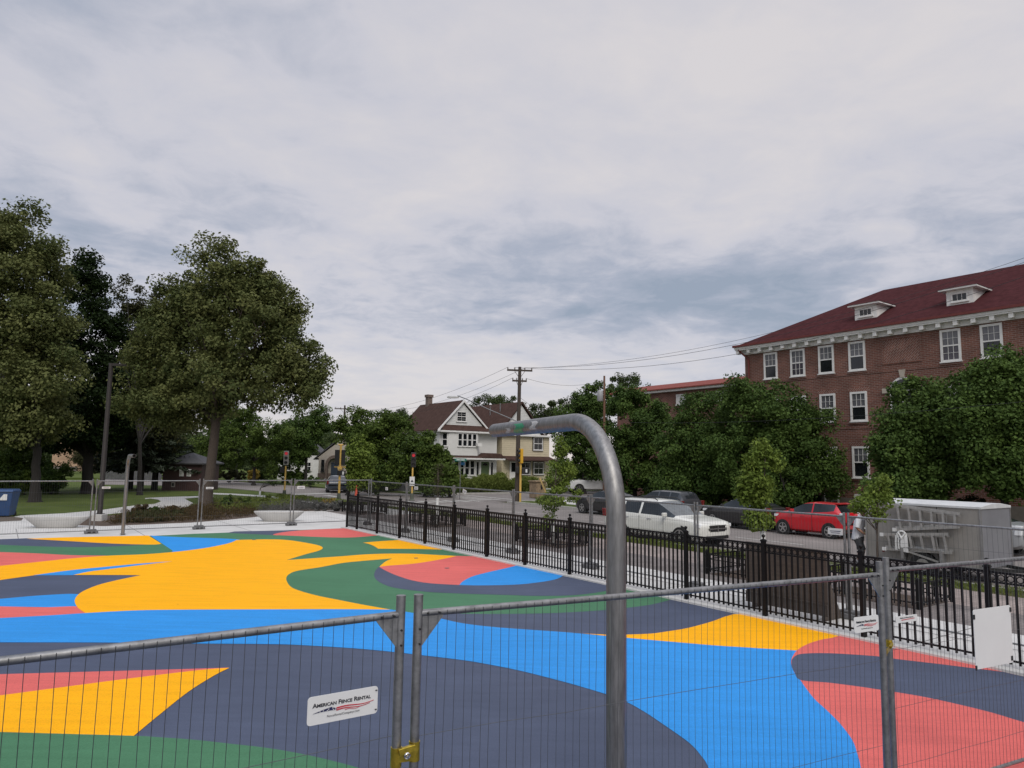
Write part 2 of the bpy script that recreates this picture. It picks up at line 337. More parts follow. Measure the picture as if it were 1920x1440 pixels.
zone(C_, [(512, 1003), (522, 999.5), (545, 996.2), (580, 993.6), (648, 990.4, 1), (707, 1004.2, 1), (682, 1006.4), (655, 1008), (627, 1007.8), (590, 1006.6), (560, 1005.2), (530, 1004)])
zone(B_, [*c1((845, 133, 1), (1000, 141), (1310, 152)), *c1((1345, 165), (1290, 195), (1100, 225), (960, 235, 1), (970, 217, 1))])
zone(G, c1((-60, 180, 1), (200, 193), (430, 197), (640, 193), (900, 181, 1), (975, 222, 1), (850, 240), (640, 250), (400, 250), (200, 240), (-60, 225, 1)))
zone(N_, c1((-60, 156, 1), (150, 148, 1), (300, 152, 1), (640, 172, 1), (900, 180, 1), (640, 194), (430, 198), (200, 193), (-60, 182, 1)))
zone(Y_, c1((150, 151, 1), (400, 142), (835, 133, 1), (908, 179, 1), (850, 184), (640, 178.5), (400, 165)))
zone(C_, c1((-60, 224, 1), (200, 233), (400, 243), (600, 246, 1), (400, 270), (200, 290), (-60, 312, 1)))
zone(Y_, [*c1((-60, 310, 1), (200, 283), (400, 262), (600, 247), (800, 239), (970, 226), (1100, 211), (1200, 195), (1290, 175), (1330, 158, 1), (1480, 154.5), (1600, 157), (1700, 170), (1790, 188), (1815, 203), (1790, 219), (1720, 238), (1612, 271, 1)),
         (640, 1043.2), (681, 1040), (723, 1038.4), (773, 1038.5), (817, 1040.6), (857, 1042.7, 1), (840, 1046.9), (807, 1053), (773, 1058), (734, 1061), (711, 1063.2, 1), (715, 1059.4), (723, 1053), (735, 1047.3, 1), (703, 1050), (671, 1052.7), (640, 1056.2), (600, 1063.8), (560, 1070), (544, 1075.5), (537, 1083), (538.5, 1091.7), (547, 1101.7), (567, 1109.6), (598, 1117.8), (635, 1125.2), (685, 1135), (733, 1143.4, 1),
         (600, 1152, 1), (300, 1158, 1), (160, 1150, 1), *c1((440, 541), (420, 505), (432, 474), (470, 445), (550, 412), (650, 386), (792, 356, 1), (600, 355), (400, 355), (190, 357, 1), (-60, 392, 1))])
zone(B_, c1((185, 357, 1), (400, 328), (640, 305), (800, 290), (970, 278, 1), (800, 298), (640, 318), (500, 336), (408, 356, 1)))
zone(Y_, [(680.6, 1017.7, 1), (713, 1015), (752, 1012.6, 1), (800, 1022, 1), (848, 1031.4, 1), (786, 1029.6), (709, 1029, 1), (702, 1024.5), (692, 1020.3)])
zone(N_, [(711, 1062.6, 1), (704, 1070), (701.5, 1079), (705, 1086.5), (715, 1093.7), (733.7, 1101), (765, 1106.2), (807, 1110.5), (848, 1112.6), (885, 1114), (960, 1116.2), (1000, 1117.6), (1062, 1117), (1100, 1114), (1135, 1108.5), (1172, 1100.5, 1), (1120, 1089, 1), (971, 1058, 1), (860, 1060, 1)])
zone(C_, [(711, 1063, 1), (734, 1060.5), (773, 1057.5), (807, 1052.6), (840, 1046.5), (857, 1042.5, 1), (902, 1043.6, 1), (973, 1060, 1), (940, 1085, 1), (861, 1097.2, 1), (807, 1094), (773, 1088.5), (744, 1079.4), (723, 1070.2)])
zone(B_, [(972, 1059.6, 1), (1058, 1078.6, 1), (1040, 1087), (1000, 1093.5), (960, 1096.8), (900, 1098), (861, 1097.2, 1), (869, 1089.6), (886, 1081), (915, 1073.2), (952, 1064.8)])
zone(B_, [(-20, 1160.4, 1), (80, 1155), (160, 1150), (250, 1145.2), (333, 1143.7), (500, 1143), (640, 1142.7), (733, 1143.4, 1), (775, 1149.8), (825, 1160), (870, 1169.5), (935, 1177), (1040, 1184.4), (1090, 1188.6), (1170, 1196), (1270, 1204.8), (1340, 1210.8), (1390, 1214), (1440, 1217.2), (1500, 1220, 1),
         (1545, 1240, 1), (1585, 1330, 1), (1615, 1390, 1), (1632, 1440), (1640, 1500, 1), (1345, 1500, 1), (1328, 1440), (1313, 1416), (1296, 1397), (1274, 1380), (1240, 1356.5), (1210, 1336.5), (1174, 1316.5), (1135, 1302), (1075, 1284), (1040, 1274.6), (985, 1260.6), (935, 1250), (872, 1239), (792, 1229.4), (737, 1223), (660, 1216), (560, 1210), (500, 1208.3), (367, 1207.2), (213, 1205.4), (-20, 1205, 1)])
zone(Y_, [(1092, 1188.2, 1), (1140, 1190.6), (1172, 1190.4), (1220, 1188.6), (1250, 1184.6), (1285, 1179), (1315, 1171.5), (1340, 1164), (1357, 1157.4), (1376, 1152, 1), (1404, 1152, 1), (1585, 1196, 1), (1520, 1214, 1), (1494, 1220.4, 1), (1440, 1217.2), (1390, 1214), (1340, 1210.8), (1270, 1204.8), (1170, 1196)])
zone(C_, [(1578, 1191, 1), (1800, 1241, 1), (1960, 1279, 1), (2300, 1500, 1), (1620, 1500, 1), (1614, 1440), (1608, 1416), (1599, 1390), (1578, 1361), (1553, 1335), (1528, 1312), (1512, 1292), (1500, 1275), (1488, 1259), (1483.5, 1243), (1487, 1230), (1497, 1218), (1515, 1208), (1540, 1200), (1562, 1196)])
zone(N_, [(1484.5, 1238, 1), (1492, 1230), (1510, 1226), (1560, 1225.6), (1643, 1231), (1670, 1235), (1764, 1246), (1820, 1253), (1881, 1260.4, 1), (1960, 1279, 1), (2060, 1340, 1), (2060, 1392, 1), (1920, 1355), (1850, 1334.5), (1740, 1309), (1640, 1292.5), (1560, 1281.5), (1502, 1276), (1490, 1262), (1484.5, 1250)])
zone(C_, [(-20, 1265.5, 1), (213, 1259), (333, 1255.7), (430, 1252.6, 1), (367, 1262), (213, 1285), (-20, 1312, 1)])
zone(Y_, [(-20, 1307.5, 1), (213, 1276.7), (367, 1258), (430, 1253, 1), (400, 1268.3), (353, 1298), (300, 1340), (250.5, 1381, 1), (120, 1377), (-20, 1373, 1)])
zone(G, [(-40, 1372.6, 1), (120, 1377), (250, 1380.8), (300, 1383.6), (367, 1388.5), (430, 1395.5), (500, 1403.5), (567, 1415), (640, 1432), (700, 1450), (760, 1475, 1), (700, 1600, 1), (-300, 1600, 1)])
mcol = [M['mural_navy'], M['mural_green'], M['mural_blue'], M['mural_yellow'], M['mural_coral']]
b = MB()
base = [P(x, y) for x, y in [(-420, 1018), (0, 1011.7), (40, 1010.8), (100, 1008.6), (280, 1005), (360, 1001), (440, 998), (529, 995), (648, 990.4)]]+[W(-.2, -.17), W(-29, -.17), W(-29, -30), W(-6, -36)]
b.add([Vector((p.x, p.y, .001)) for p in base], [tuple(range(len(base)))], 0)
from mathutils.geometry import tessellate_polygon
for k, (c, pts) in enumerate(MUR):
    z = .0020+k*.0002; vs = []
    for x, y in pts:
        q = P(x, max(y, 990.)); q.z = z
        if not vs or (q-vs[-1]).length > .004: vs.append(q)
    tri = tessellate_polygon([vs])
    fs = []
    for t in tri:
        a, e, f = (vs[i] for i in t)
        if (e-a).cross(f-a).z < 0: t = (t[0], t[2], t[1])
        fs.append(tuple(t))
    b.add(vs, fs, c)
struct('play_surface', b, mcol)
# far concrete lip hides nothing: the pavement edge simply meets the painted surface
# a few small marks on the surface: drain covers and bolts
for i, (x, y) in enumerate([(780, 1047), (476, 1012.5), (838, 1065.8)]):
    q = P(x, y); b = MB(); b.lathe((0, 0, .007), [(.06, 0), (.06, .006), (.04, .008), (.02, .008)], 12)
    o = b.build('drain_cover', M['galv_dark']); o.location = q
    tag(o, ['small round metal drain cover set in the yellow band near the coral and blue patch', 'small round drain cover at the far edge of the big yellow shape', 'small round drain cover in the middle of the coral patch'][i], 'drain cover')
# ------------------------------------------------------------ lettering
def lettering(name, s, size, m, parent, x, z, y=-.004, caps=False, bold=0., spacing=1., shear=0., align='CENTER', xs=1.):
    cu = bpy.data.curves.new(name, 'FONT'); cu.body = s; cu.size = size; cu.align_x = align; cu.align_y = 'CENTER'
    cu.offset = bold; cu.space_character = spacing; cu.shear = shear; cu.resolution_u = 2; cu.extrude = .0006
    if caps:
        cu.small_caps_scale = .76
        for i, ch in enumerate(s):
            if ch.islower(): cu.body_format[i].use_small_caps = True
    t = bpy.data.objects.new(name, cu); COL.objects.link(t)
    me = bpy.data.meshes.new_from_object(t.evaluated_get(bpy.context.evaluated_depsgraph_get()))
    bpy.data.objects.remove(t); me.name = name
    for v in me.vertices: v.co = Vector((x+v.co.x*xs, y-v.co.z, z+v.co.y))
    me.materials.clear(); me.materials.append(m)
    o = bpy.data.objects.new(name, me); COL.objects.link(o); o.parent = parent; return o
# ------------------------------------------------------------ wire-mesh rental fence panels
def make_panel(L, zr, ztop, horiz, label, group, bolts=False, wr=.0015, pitch=.055, pr=.026, rr=.020, zb=.10, name='wire_fence'):
    t = thing(name, label, 'fence panel', group=group)
    for x in (0, L):
        b = MB(); b.tube([(x, 0, .02), (x, 0, ztop)], pr, 12)
        b.tube([(x, 0, ztop-.002), (x, 0, ztop+.003)], pr+.001, 12); b.build('post', M['galv'], t, smooth=40)
    b = MB(); b.tube([(0, 0, zr), (L, 0, zr)], rr, 10); b.build('top_rail', M['galv'], t, smooth=40)
    b = MB(); b.tube([(0, 0, zb), (L, 0, zb)], rr*.8, 8); b.build('bottom_rail', M['galv'], t, smooth=40)
    b = MB(); n = int(L/pitch); rg = random.Random(3)
    for i in range(1, n):
        x = i*L/n; j = rg.uniform(-.007, .007)+(rg.uniform(-.02, .02) if rg.random() < .12 else 0); k = rg.uniform(-.004, .004)
        b.tube([(x, -rr-wr, zr+.012), (x+j*.3, -rr*.9, zr-.25), (x+j, -.006, (zr+zb)/2+.1), (x+k, -.006, zb)], wr, 4, cap=False)
    for z in horiz:
        b.tube([(0, -.012, z)]+[(L*i/8, -.011, z+rg.uniform(-.006, .006)) for i in range(1, 8)]+[(L, -.012, z)], wr*1.1, 4)
    b.build('wire_mesh', M['wire'], t)
    for x, sg in ((0, 1), (L, -1)):
        b = MB(); b.prism([(x+sg*pr*.4, -.012, zr-.19), (x+sg*pr*.4, -.012, zr+.018), (x+sg*.145, -.012, zr+.016), (x+sg*.145, -.012, zr-.022)], (0, .006, 0))
        if bolts:
            for bx, bz in ((.05, 0), (.12, 0), (.004, -.08), (.004, -.16)):
                b.tube([(x+sg*bx, -.033, zr+bz), (x+sg*bx, -.012, zr+bz)], .006, 8, mi=1)
        b.build('gusset_plate', [M['galv'], M['plastic_black']], t)
    return t
def onp(px, py, p0, p1):                             # sight line onto the vertical plane of a panel -> (distance along, z)
    d = Vector(ray(px, py)); e = (p1-p0); e.z = 0; l = e.length; e /= l; nrm = Vector((e.y, -e.x, 0))
    k = Vector((p0.x, p0.y, 0)).dot(nrm)/d.dot(nrm); q = d*k; return ((q-Vector((p0.x, p0.y, 0))).dot(e), HC+q.z)
ZR = 1.90
def flat(p): return Vector((p.x, p.y, 0))
nl1, nl0 = flat(P(751, 1152, ZR)), flat(P(0, 1240, ZR)); dl = (nl1-nl0).normalized(); nl0 = nl1-dl*3.6
na0, na1 = flat(P(784, 1150, ZR)), flat(P(1649.5, 1077.5, ZR))
nb0, nb1 = flat(P(1661.5, 1069, ZR)), flat(P(1920, 1047, ZR)); db = (nb1-nb0).normalized(); nb1 = nb0+db*3.6
near = []
for p0, p1, lb, hz in ((nl0, nl1, 'galvanised wire fence panel running off the left edge, carrying the large lettered sign', (.35, .84, 1.27)),
                   (na0, na1, 'galvanised wire fence panel in front of the tall steel hoop, between the two brass clamps', (.15, .62, 1.25)),
                   (nb0, nb1, 'galvanised wire fence panel at the right edge, carrying the blank white board', (.35, .80, 1.26))):
    t = make_panel((p1-p0).length, ZR, ZR+.10, hz, lb, 'near temporary fence panels', bolts=True)
    t.location = p0; t.rotation_euler.z = math.atan2(p1.y-p0.y, p1.x-p0.x); near.append((t, p0, p1))
# brass couplers holding neighbouring posts together
for (pa, pb, px, py, lb) in ((nl1, na0, 762, 1409, 'brass coloured clamp joining the two near fence posts beside the lettered sign'), (na1, nb0, 1656, 1219, 'brass coloured clamp on the pair of near fence posts right of the steel hoop')):
    z = onp(px, py, pa, pb)[1]; m_ = (pa+pb)/2; dd = (pb-pa).normalized(); ll = (pb-pa).length/2
    t = thing('fence_clamp', lb, 'clamp', (m_.x, m_.y, z), math.atan2(dd.y, dd.x), 'brass fence clamps')
    b = MB()
    for sg in (-1, 1):
        b.loft([[(sg*ll+r_*math.cos(a), r_*math.sin(a), zz) for a in [2*PI*i/12 for i in range(12)]] for r_, zz in ((.031, -.05 if sg > 0 else -.07), (.031, .05 if sg > 0 else .03))])
    b.box(-ll, -.034, -.04, ll, -.026, .02); b.build('clamp_band', M['brass'], t, smooth=40)
    b = MB(); b.obox((.0, -.043, .025), (.045, 0, .008), (0, .012, 0), (-.003, 0, .018)); b.build('locking_plate', M['brass'], t, bevel=.003)
    b = MB(); b.torus((0, -.055, -.002), (0, 1, 0), .014, .004); b.tube([(0, -.075, -.002), (0, -.03, -.002)], .008, 8); b.build('bolt', M['chrome'], t, smooth=40)
    if px > 1000: t.scale = (.9, .9, .55)
# signs hung on the fences
def fence_sign(p0, p1, quad, label, full=True, tilt=0., name='fence_sign', cat='sign', group='fence rental signs', y=-.03):
    (xa, za), (xb, zb), (xc, zc), (xd, zd) = [onp(x, y_, p0, p1) for x, y_ in quad]   # TL TR BR BL
    w = ((xb-xa)+(xc-xd))/2; h = ((za-zd)+(zb-zc))/2; d = (p1-p0).normalized(); nrm = Vector((d.y, -d.x, 0))
    c = Vector((p0.x, p0.y, 0))+d*((xa+xb+xc+xd)/4)-nrm*y; c.z = (za+zb+zc+zd)/4
    t = thing(name, label, cat, c, math.atan2(d.y, d.x), group); t.rotation_euler.y = tilt
    b = MB(); r_ = min(.02, h*.12); pts = []
    for cx_, cz_, a0 in ((w/2-r_, h/2-r_, 0), (-w/2+r_, h/2-r_, 90), (-w/2+r_, -h/2+r_, 180), (w/2-r_, -h/2+r_, 270)):
        pts += [(cx_+r_*math.cos(R(a0+a)), -.002, cz_+r_*math.sin(R(a0+a))) for a in (0, 30, 60, 90)]
    b.prism(list(reversed(pts)), (0, .004, 0)); b.build('sign_plate', M['sign_white'], t)
    return t, w, h
def dress(t, w, h):
    lettering('lettering', 'American Fence Rental', h*.215, M['ink'], t, -.02*w, h*.17, caps=True, bold=h*.0035, xs=w*.815/(h*.215*9.35), spacing=.97)
    lettering('lettering', 'FenceRentalCompany.com', h*.12, M['ink'], t, .0*w, -h*.27, bold=-.0003, shear=.2, xs=w*.5/(h*.12*11.6))
    f = lambda pts: [(-w/2+x*w, -.0045, h/2-z*h) for x, z in pts]
    b = MB(); b.prism(f([(.07, .60), (.20, .52), (.33, .46), (.365, .50), (.40, .545), (.40, .585), (.28, .575), (.16, .583)]), (0, .001, 0)); b.build('flag_canton', M['ink_navy'], t)
    b = MB()
    for x, z in ((.17, .565), (.215, .545), (.27, .56), (.29, .52), (.345, .50), (.355, .56), (.385, .56)):
        b.prism([(-w/2+x*w+(.011 if i % 2 == 0 else .0045)*w*math.cos(PI*i/5+PI/2), -.006, h/2-z*h+(.011 if i % 2 == 0 else .0045)*w*math.sin(PI*i/5+PI/2)) for i in range(10)], (0, .0008, 0))
    b.build('star', M['sign_white'], t)
    b = MB()
    def wave(z0, th, x0=.40, x1=.94):
        top = []; bot = []
        for i in range(15):
            u = i/14; x = x0+(x1-x0)*u; z = z0-.035*math.sin(u*2*PI*1.05+.2)*(.6+.4*u)-.015*u
            k = th*(1-.65*u); top.append((x, z)); bot.append((x, z+k))
        b.prism(f(top+bot[::-1]), (0, .001, 0))
    wave(.515, .05); wave(.59, .042, .40, .88); wave(.65, .02, .52, .74)
    b.build('flag_stripes', M['ink_red'], t)
t, w, h = fence_sign(nl0, nl1, ((573, 1304), (704, 1284), (703, 1334), (572, 1358)), 'largest white fence rental sign, on the near left panel beside the brass clamp'); dress(t, w, h)
b = MB()
for z in (.35, -.35): b = MB(); b.tube([(w*.46, -.006, h*z), (w*.485, -.006, h*z)], .003, 6); b.build('tie', M['plastic_black'], t)
t, w, h = fence_sign(na0, na1, ((1596, 1157), (1641, 1150), (1640, 1178), (1594, 1188)), 'white fence rental sign at the right end of the panel in front of the hoop'); dress(t, w, h)
t, w, h = fence_sign(nb0, nb1, ((1673, 1155), (1713, 1150), (1713, 1162), (1673, 1168)), 'small narrow white fence sign just right of the double posts, left of the blank board')
lettering('lettering', 'American Fence Rental', h*.3, M['ink'], t, 0, h*.2, caps=True, xs=w*.6/(h*.3*9.35)); b = MB(); b.prism([(-w*.25, -.0045, -h*.05), (w*.36, -.0045, h*.02), (w*.36, -.0045, -h*.06), (-w*.25, -.0045, -h*.16)], (0, .001, 0)); b.build('flag_stripes', M['ink_red'], t)
t, w, h = fence_sign(nb0, nb1, ((1822, 1136), (1892, 1138), (1889, 1246), (1818, 1250)), 'blank white board tied to the fence panel at the right edge', name='blank_board', group='')
for x, z in ((-.49, .38), (.49, .42), (-.5, -.47), (.46, -.42)): b = MB(); b.box(w*x-.012, -.008, h*z-.02, w*x+.012, -.003, h*z+.02); b.build('tie', M['plastic_black'], t)
# ------------------------------------------------------------ distant rows of the same panels
far0 = make_panel(3.42, 1.83, 1.90, (.5, .98, 1.45), 'tmp', 'far temporary fence panels', wr=.0017, pitch=.07, pr=.024)
FARP = []
def far_panel(p0, p1, lb, first=[True]):
    t = far0 if first[0] else copytree(far0); first[0] = False
    t.location = p0; t.rotation_euler.z = math.atan2(p1.y-p0.y, p1.x-p0.x); t['label'] = lb; FARP.append((p0, p1)); return t
foot_b = MB(); foot_b.box(-.21, -.12, 0, .21, .12, .10); foot_b.box(-.16, -.09, .10, .16, .09, .15)
foot0 = None
def foot(q, lb, dark=False, rz=None):
    global foot0
    if foot0 is None:
        foot0 = foot_b.build('concrete_block', mat('foot_grey', (.13, .13, .135), .8, var=.3, scale=12), bevel=.015)
        h_ = MB(); h_.box(-.12, -.125, .03, -.02, -.119, .075); h_.box(.03, -.125, .03, .12, -.119, .075); h_.build('grip_slot', M['plastic_black'], foot0); t = foot0
    else: t = copytree(foot0)
    t.location = q; t.rotation_euler.z = ANG if rz is None else rz; tag(t, lb, 'block', 'blocks under the far fence')
LT = [(-22.8, 'cut by the left edge of the photo'), (-19.25, 'behind the blue bin'), (-15.7, 'in front of the left concrete bench'), (-12.15, 'left of the black lamp post'), (-8.6, 'between the lamp post and the leaning linden'), (-5.05, 'right of the leaning linden trunk'), ]
for i, (t0, w_) in enumerate(LT):
    far_panel(W(2.0, t0), W(2.0, t0+3.42), 'far wire fence panel on the pavement, '+w_)
    if t0 > -16: foot(W(2.0, t0+3.48), 'grey block foot under the far fence '+{-15.7: 'beside the left concrete bench', -12.15: 'beside the black lamp post', -8.6: 'below the leaning linden trunk', -5.05: 'in front of the right concrete bench'}[t0])
far_panel(W(2.0, -1.5), W(2.0, 1.92), 'far wire fence panel meeting the corner of the black metal fence')
RS = [1.4-.5-3.5*i for i in range(8)]
RL_ = ['nearest the far corner', 'behind the second tree guard', 'left of wooden utility pole', 'in front of wooden pole', 'left of the steel hoop', 'across the white car', 'across the red car', 'across the trailer with ladders']
for s0, lb in zip(RS, RL_):
    far_panel(W(s0, 1.30), W(s0-3.42, 1.30), 'wire fence panel behind the black metal fence, '+lb)
    foot(W(s0+.03, 1.30), 'dark block at a wire fence joint behind black fence, '+lb.replace('of the black fence', ''), rz=ANG+PI/2)
def rowsign(p0, p1, quad, lb, tilt=0.):
    t, w, h = fence_sign(p0, p1, quad, lb, tilt=tilt, group='small signs on the far fence')
    b = MB(); b.prism([(-w*.36, -.0045, h*.08), (w*.36, -.0045, h*.16), (w*.36, -.0045, h*.04), (-w*.36, -.0045, -h*.02)], (0, .001, 0)); b.prism([(-w*.3, -.0045, -h*.2), (w*.3, -.0045, -h*.14), (w*.3, -.0045, -h*.24), (-w*.3, -.0045, -h*.28)], (0, .001, 0))
    b.build('print', M['ink_navy'], t)
wl0, wl1, wr0, wr1 = W(2.0, -20), W(2.0, 2), W(.9, 1.3), W(-24, 1.3)
rowsign(wl0, wl1, ((191, 912.3), (207, 912.3), (207, 916.2), (191, 916.2)), 'thin white sign on the far fence beside the lamp post')
rowsign(wl0, wl1, ((386, 913), (400, 913), (400, 916.8), (386, 916.8)), 'thin white sign on the far fence in front of the leaning linden trunk')
rowsign(wl0, wl1, ((557, 911), (571, 911), (571, 916.6), (557, 916.6)), 'white sign on the far fence between the two yellow signal poles')
rowsign(wr0, wr1, ((724, 913.5), (728.5, 913.5), (728.5, 919), (724, 919)), 'tiny white sign on the right hand fence nearest its far corner')
rowsign(wr0, wr1, ((778, 912), (785, 912), (785, 918), (778, 918)), 'small white sign on the right hand fence in front of the red light signal')
rowsign(wr0, wr1, ((869, 917), (876, 919), (876, 926), (869, 924)), 'small tilted white sign on the right hand fence below the street name blades', tilt=.25)
rowsign(wr0, wr1, ((1554, 989.5), (1582, 991.5), (1582, 1003.5), (1554, 1001.5)), 'white sign on the right hand fence in front of the red car rear wheel')
# ------------------------------------------------------------ black ornamental fence (posts every 1.82 m)
fz = .035
fen = thing('metal_fence', 'long black ornamental metal fence with ring frieze and ball topped posts along the painted surface', 'fence', W(0, 0), ANG-PI/2)
posts = [0, -.98]+[-.98-1.822*k for k in range(1, 15)]
pb = MB(); pb.box(-.036, -.036, fz, .036, .036, 1.36); pb.box(-.045, -.045, 1.36, .045, .045, 1.385); pb.box(-.036, -.036, 1.385, .036, .036, 1.40)
pbm = None
for s in posts:
    if pbm is None:
        o = pb.build('post', M['black_metal'], fen, bevel=.003); pbm = o.data
        f_ = MB(); f_.lathe((0, 0, 1.40), [(.028, 0), (.014, .012), (.012, .025), (.03, .045), (.034, .06), (.03, .075), (.012, .092)], 12); fo = f_.build('finial', M['black_metal'], o, smooth=50); fm = fo.data
    else:
        o = bpy.data.objects.new('post', pbm); COL.objects.link(o); o.parent = fen; b_ = o.modifiers.new('bevel', 'BEVEL'); b_.width = .003
        fo = bpy.data.objects.new('finial', fm); COL.objects.link(fo); fo.parent = o
    o.location = (-s, 0, 0)
def fpanel(L, rings):
    b = MB(); x0, x1 = .032, L-.032
    b.box(x0, -.016, 1.285, x1, .016, 1.32); b.box(x0, -.014, 1.155, x1, .014, 1.18); b.box(x0, -.014, .12, x1, .014, .145)
    n = max(2, round(L/.114))
    for i in range(1, n): x = L*i/n; b.box(x-.0135, -.0135, .085, x+.0135, .0135, 1.286)
    if rings:
        for i in range(n): b.torus((L*(i+.5)/n, 0, 1.232), (0, 1, 0), .042, .008, 14, 5)
    return b
p1m = fpanel(1.822, True).build('fence_infill', M['black_metal'], fen); p1m.location = (.98, 0, 0)
for k in range(1, 14):
    o = p1m.copy(); COL.objects.link(o); o.location = (.98+1.822*k, 0, 0)
o = fpanel(.98, True).build('fence_infill', M['black_metal'], fen)
# brown board standing behind the fence
pA, pB = W(-18.35, .62), W(-20.05, .62); L_ = (pB-pA).length
t = thing('brown_hoarding', 'large brown weathered board panel standing upright behind the black fence', 'panel', pA, ANG-PI/2)
mat('brown_board', (.085, .066, .054), .8, var=.25, scale=2.2, bump=.3, bscale=30, stretch=(1, 1, 9))
b = MB(); b.box(0, 0, .30, L_, .05, 1.25); b.build('board', M['brown_board'], t, bevel=.004)
b = MB(); b.box(0, -.02, .10, L_, .045, .29); b.box(.0, -.03, .285, L_, .0, .305); b.build('base_rail', mat('brown_base', (.07, .056, .047), .8, var=.2), t)
for x in (.12, L_-.12): b = MB(); b.box(x-.03, .05, 0, x+.03, .10, 1.15); b.prism([(x-.03, .1, .0), (x-.03, .1, .9), (x-.03, .62, 0)], (.06, 0, 0)); b.build('brace', M['brown_board'], t)
# ------------------------------------------------------------ spray hoops
def hoop(base, zarm, rb, arm, L, rad, label):
    t = thing('spray_hoop', label, 'hoop', base)
    a = Vector((arm[0], arm[1], 0)).normalized()
    path = [Vector((0, 0, 0)), Vector((0, 0, .5)), Vector((0, 0, zarm-rb-.4)), Vector((0, 0, zarm-rb))]
    for i in range(1, 17): q = R(90*i/16); path.append(a*(rb*(1-math.cos(q)))+Vector((0, 0, zarm-rb+rb*math.sin(q))))
    path += [a*(rb+(L-rb)*.4)+Vector((0, 0, zarm)), a*L+Vector((0, 0, zarm))]
    b = MB(); n = 28; b.tube(path, rad, n, cap=False)
    b.tube([path[-1], path[-1]-a*.25], rad*.93, n, cap=False)
    b.add([path[-1]+v for v in ring_(a, rad, n)+ring_(a, rad*.93, n)], [(j, (j+1) % n, n+(j+1) % n, n+j) for j in range(n)])
    b.build('pipe', M['steel'], t, smooth=50)
    b = MB(); b.lathe((0, 0, .03), [(rad*1.7, 0), (rad*1.7, .012), (rad*1.1, .02)], 24); b.build('base_flange', M['steel'], t, smooth=30)
    b = MB(); b.add([path[-1]-a*.2+v for v in ring_(a, rad*.92, n)], [tuple(range(n))]); b.build('pipe_mouth', M['plastic_black'], t)
    return t, a, path
def ring_(a, r, n):
    x = Vector((0, 0, 1)).cross(a).normalized(); y = a.cross(x)
    return [(x*math.cos(2*PI*j/n)+y*math.sin(2*PI*j/n))*r for j in range(n)]
hb = D(1155, 1000, 6.0); he = D(928, 806, 8.9)
t, a, path = hoop((hb.x, hb.y, 0), 3.13, .82, (he.x-hb.x, he.y-hb.y), math.hypot(he.x-hb.x, he.y-hb.y), .082, 'tall brushed steel pipe hoop arching over the painted surface behind the near fence')
def tape(c0, c1, a0, a1, m, nm, seed):               # a torn patch of film stuck round the pipe
    rg = random.Random(seed); b = MB(); nx = 10; na = 8; x = Vector((0, 0, 1)).cross(a).normalized()
    g = []
    for i in range(nx+1):
        for j in range(na+1):
            d = c0+(c1-c0)*i/nx+(rg.uniform(-.02, .02) if i in (0, nx) else 0)+.05*math.sin(j*.9)*(1 if i else .6); q = R(a0+(a1-a0)*j/na)
            g.append(a*d+Vector((0, 0, 3.13))+(x*math.cos(q)+Vector((0, 0, math.sin(q))))*.0835)
    b.add(g, [(i*(na+1)+j, (i+1)*(na+1)+j, (i+1)*(na+1)+j+1, i*(na+1)+j+1) for i in range(nx) for j in range(na)]); b.build(nm, m, t, smooth=60)
Lh = math.hypot(he.x-hb.x, he.y-hb.y)
mat('film_green', (.02, .25, .12), .4, var=.3, scale=30); mat('film_grey', (.45, .44, .43), .5, var=.4, scale=40)
for off in (0, 180):
    tape(Lh-1.15, Lh-.9, off-50+0, off+30, M['film_green'], 'green_film_patch', 3+off)
    tape(Lh-1.55, Lh-1.38, off-30, off+35, M['film_grey'], 'grey_film_patch', 5+off)
    tape(Lh-.75, Lh-.62, off-40, off+0, M['film_grey'], 'grey_film_patch', 8+off)
q = P(230, 1003); e = Vector((-q.x+3.0, -q.y, 0)).normalized()
hoop((q.x, q.y, 0), 2.74, .45, (e.x, e.y), 1.9, .058, 'slim steel pipe hoop at the far left edge of the painted surface')
# ------------------------------------------------------------ concrete boat-shaped benches
def bench(px0, px1, py, lb, ytop):
    c0, c1 = P(px0, py), P(px1, py); c = (c0+c1)/2; L = (c1-c0).length
    t = thing('concrete_bench', lb, 'bench', (c.x, c.y, 0), math.atan2(c1.y-c0.y, c1.x-c0.x), 'boat shaped concrete benches')
    b = MB(); rings = []
    for z, l, w in ((.01, .30, .20), (.03, .31, .21), (.10, .35, .25), (.36, .49, .37), (.40, .50, .375), (.425, .50, .375), (.43, .495, .37)):
        rings.append([(L*2*l*.5*math.copysign(abs(math.cos(q))**.75, math.cos(q)), w*math.copysign(abs(math.sin(q))**.85, math.sin(q)), z) for q in [2*PI*i/28 for i in range(28)]])
    b.loft(rings); b.build('bench_body', M['concrete'], t, smooth=35)
    b = MB(); b.box(-L*.2, -.1, 0, -L*.12, .1, .012); b.box(L*.12, -.1, 0, L*.2, .1, .012); b.build('foot_pad', M['plastic_black'], t)
bench(44, 166, 989, 'pale concrete boat shaped bench left of the black lamp post', 967)
bench(475, 569, 977, 'pale concrete boat shaped bench in front of the lavender bed, near the black fence', 957)
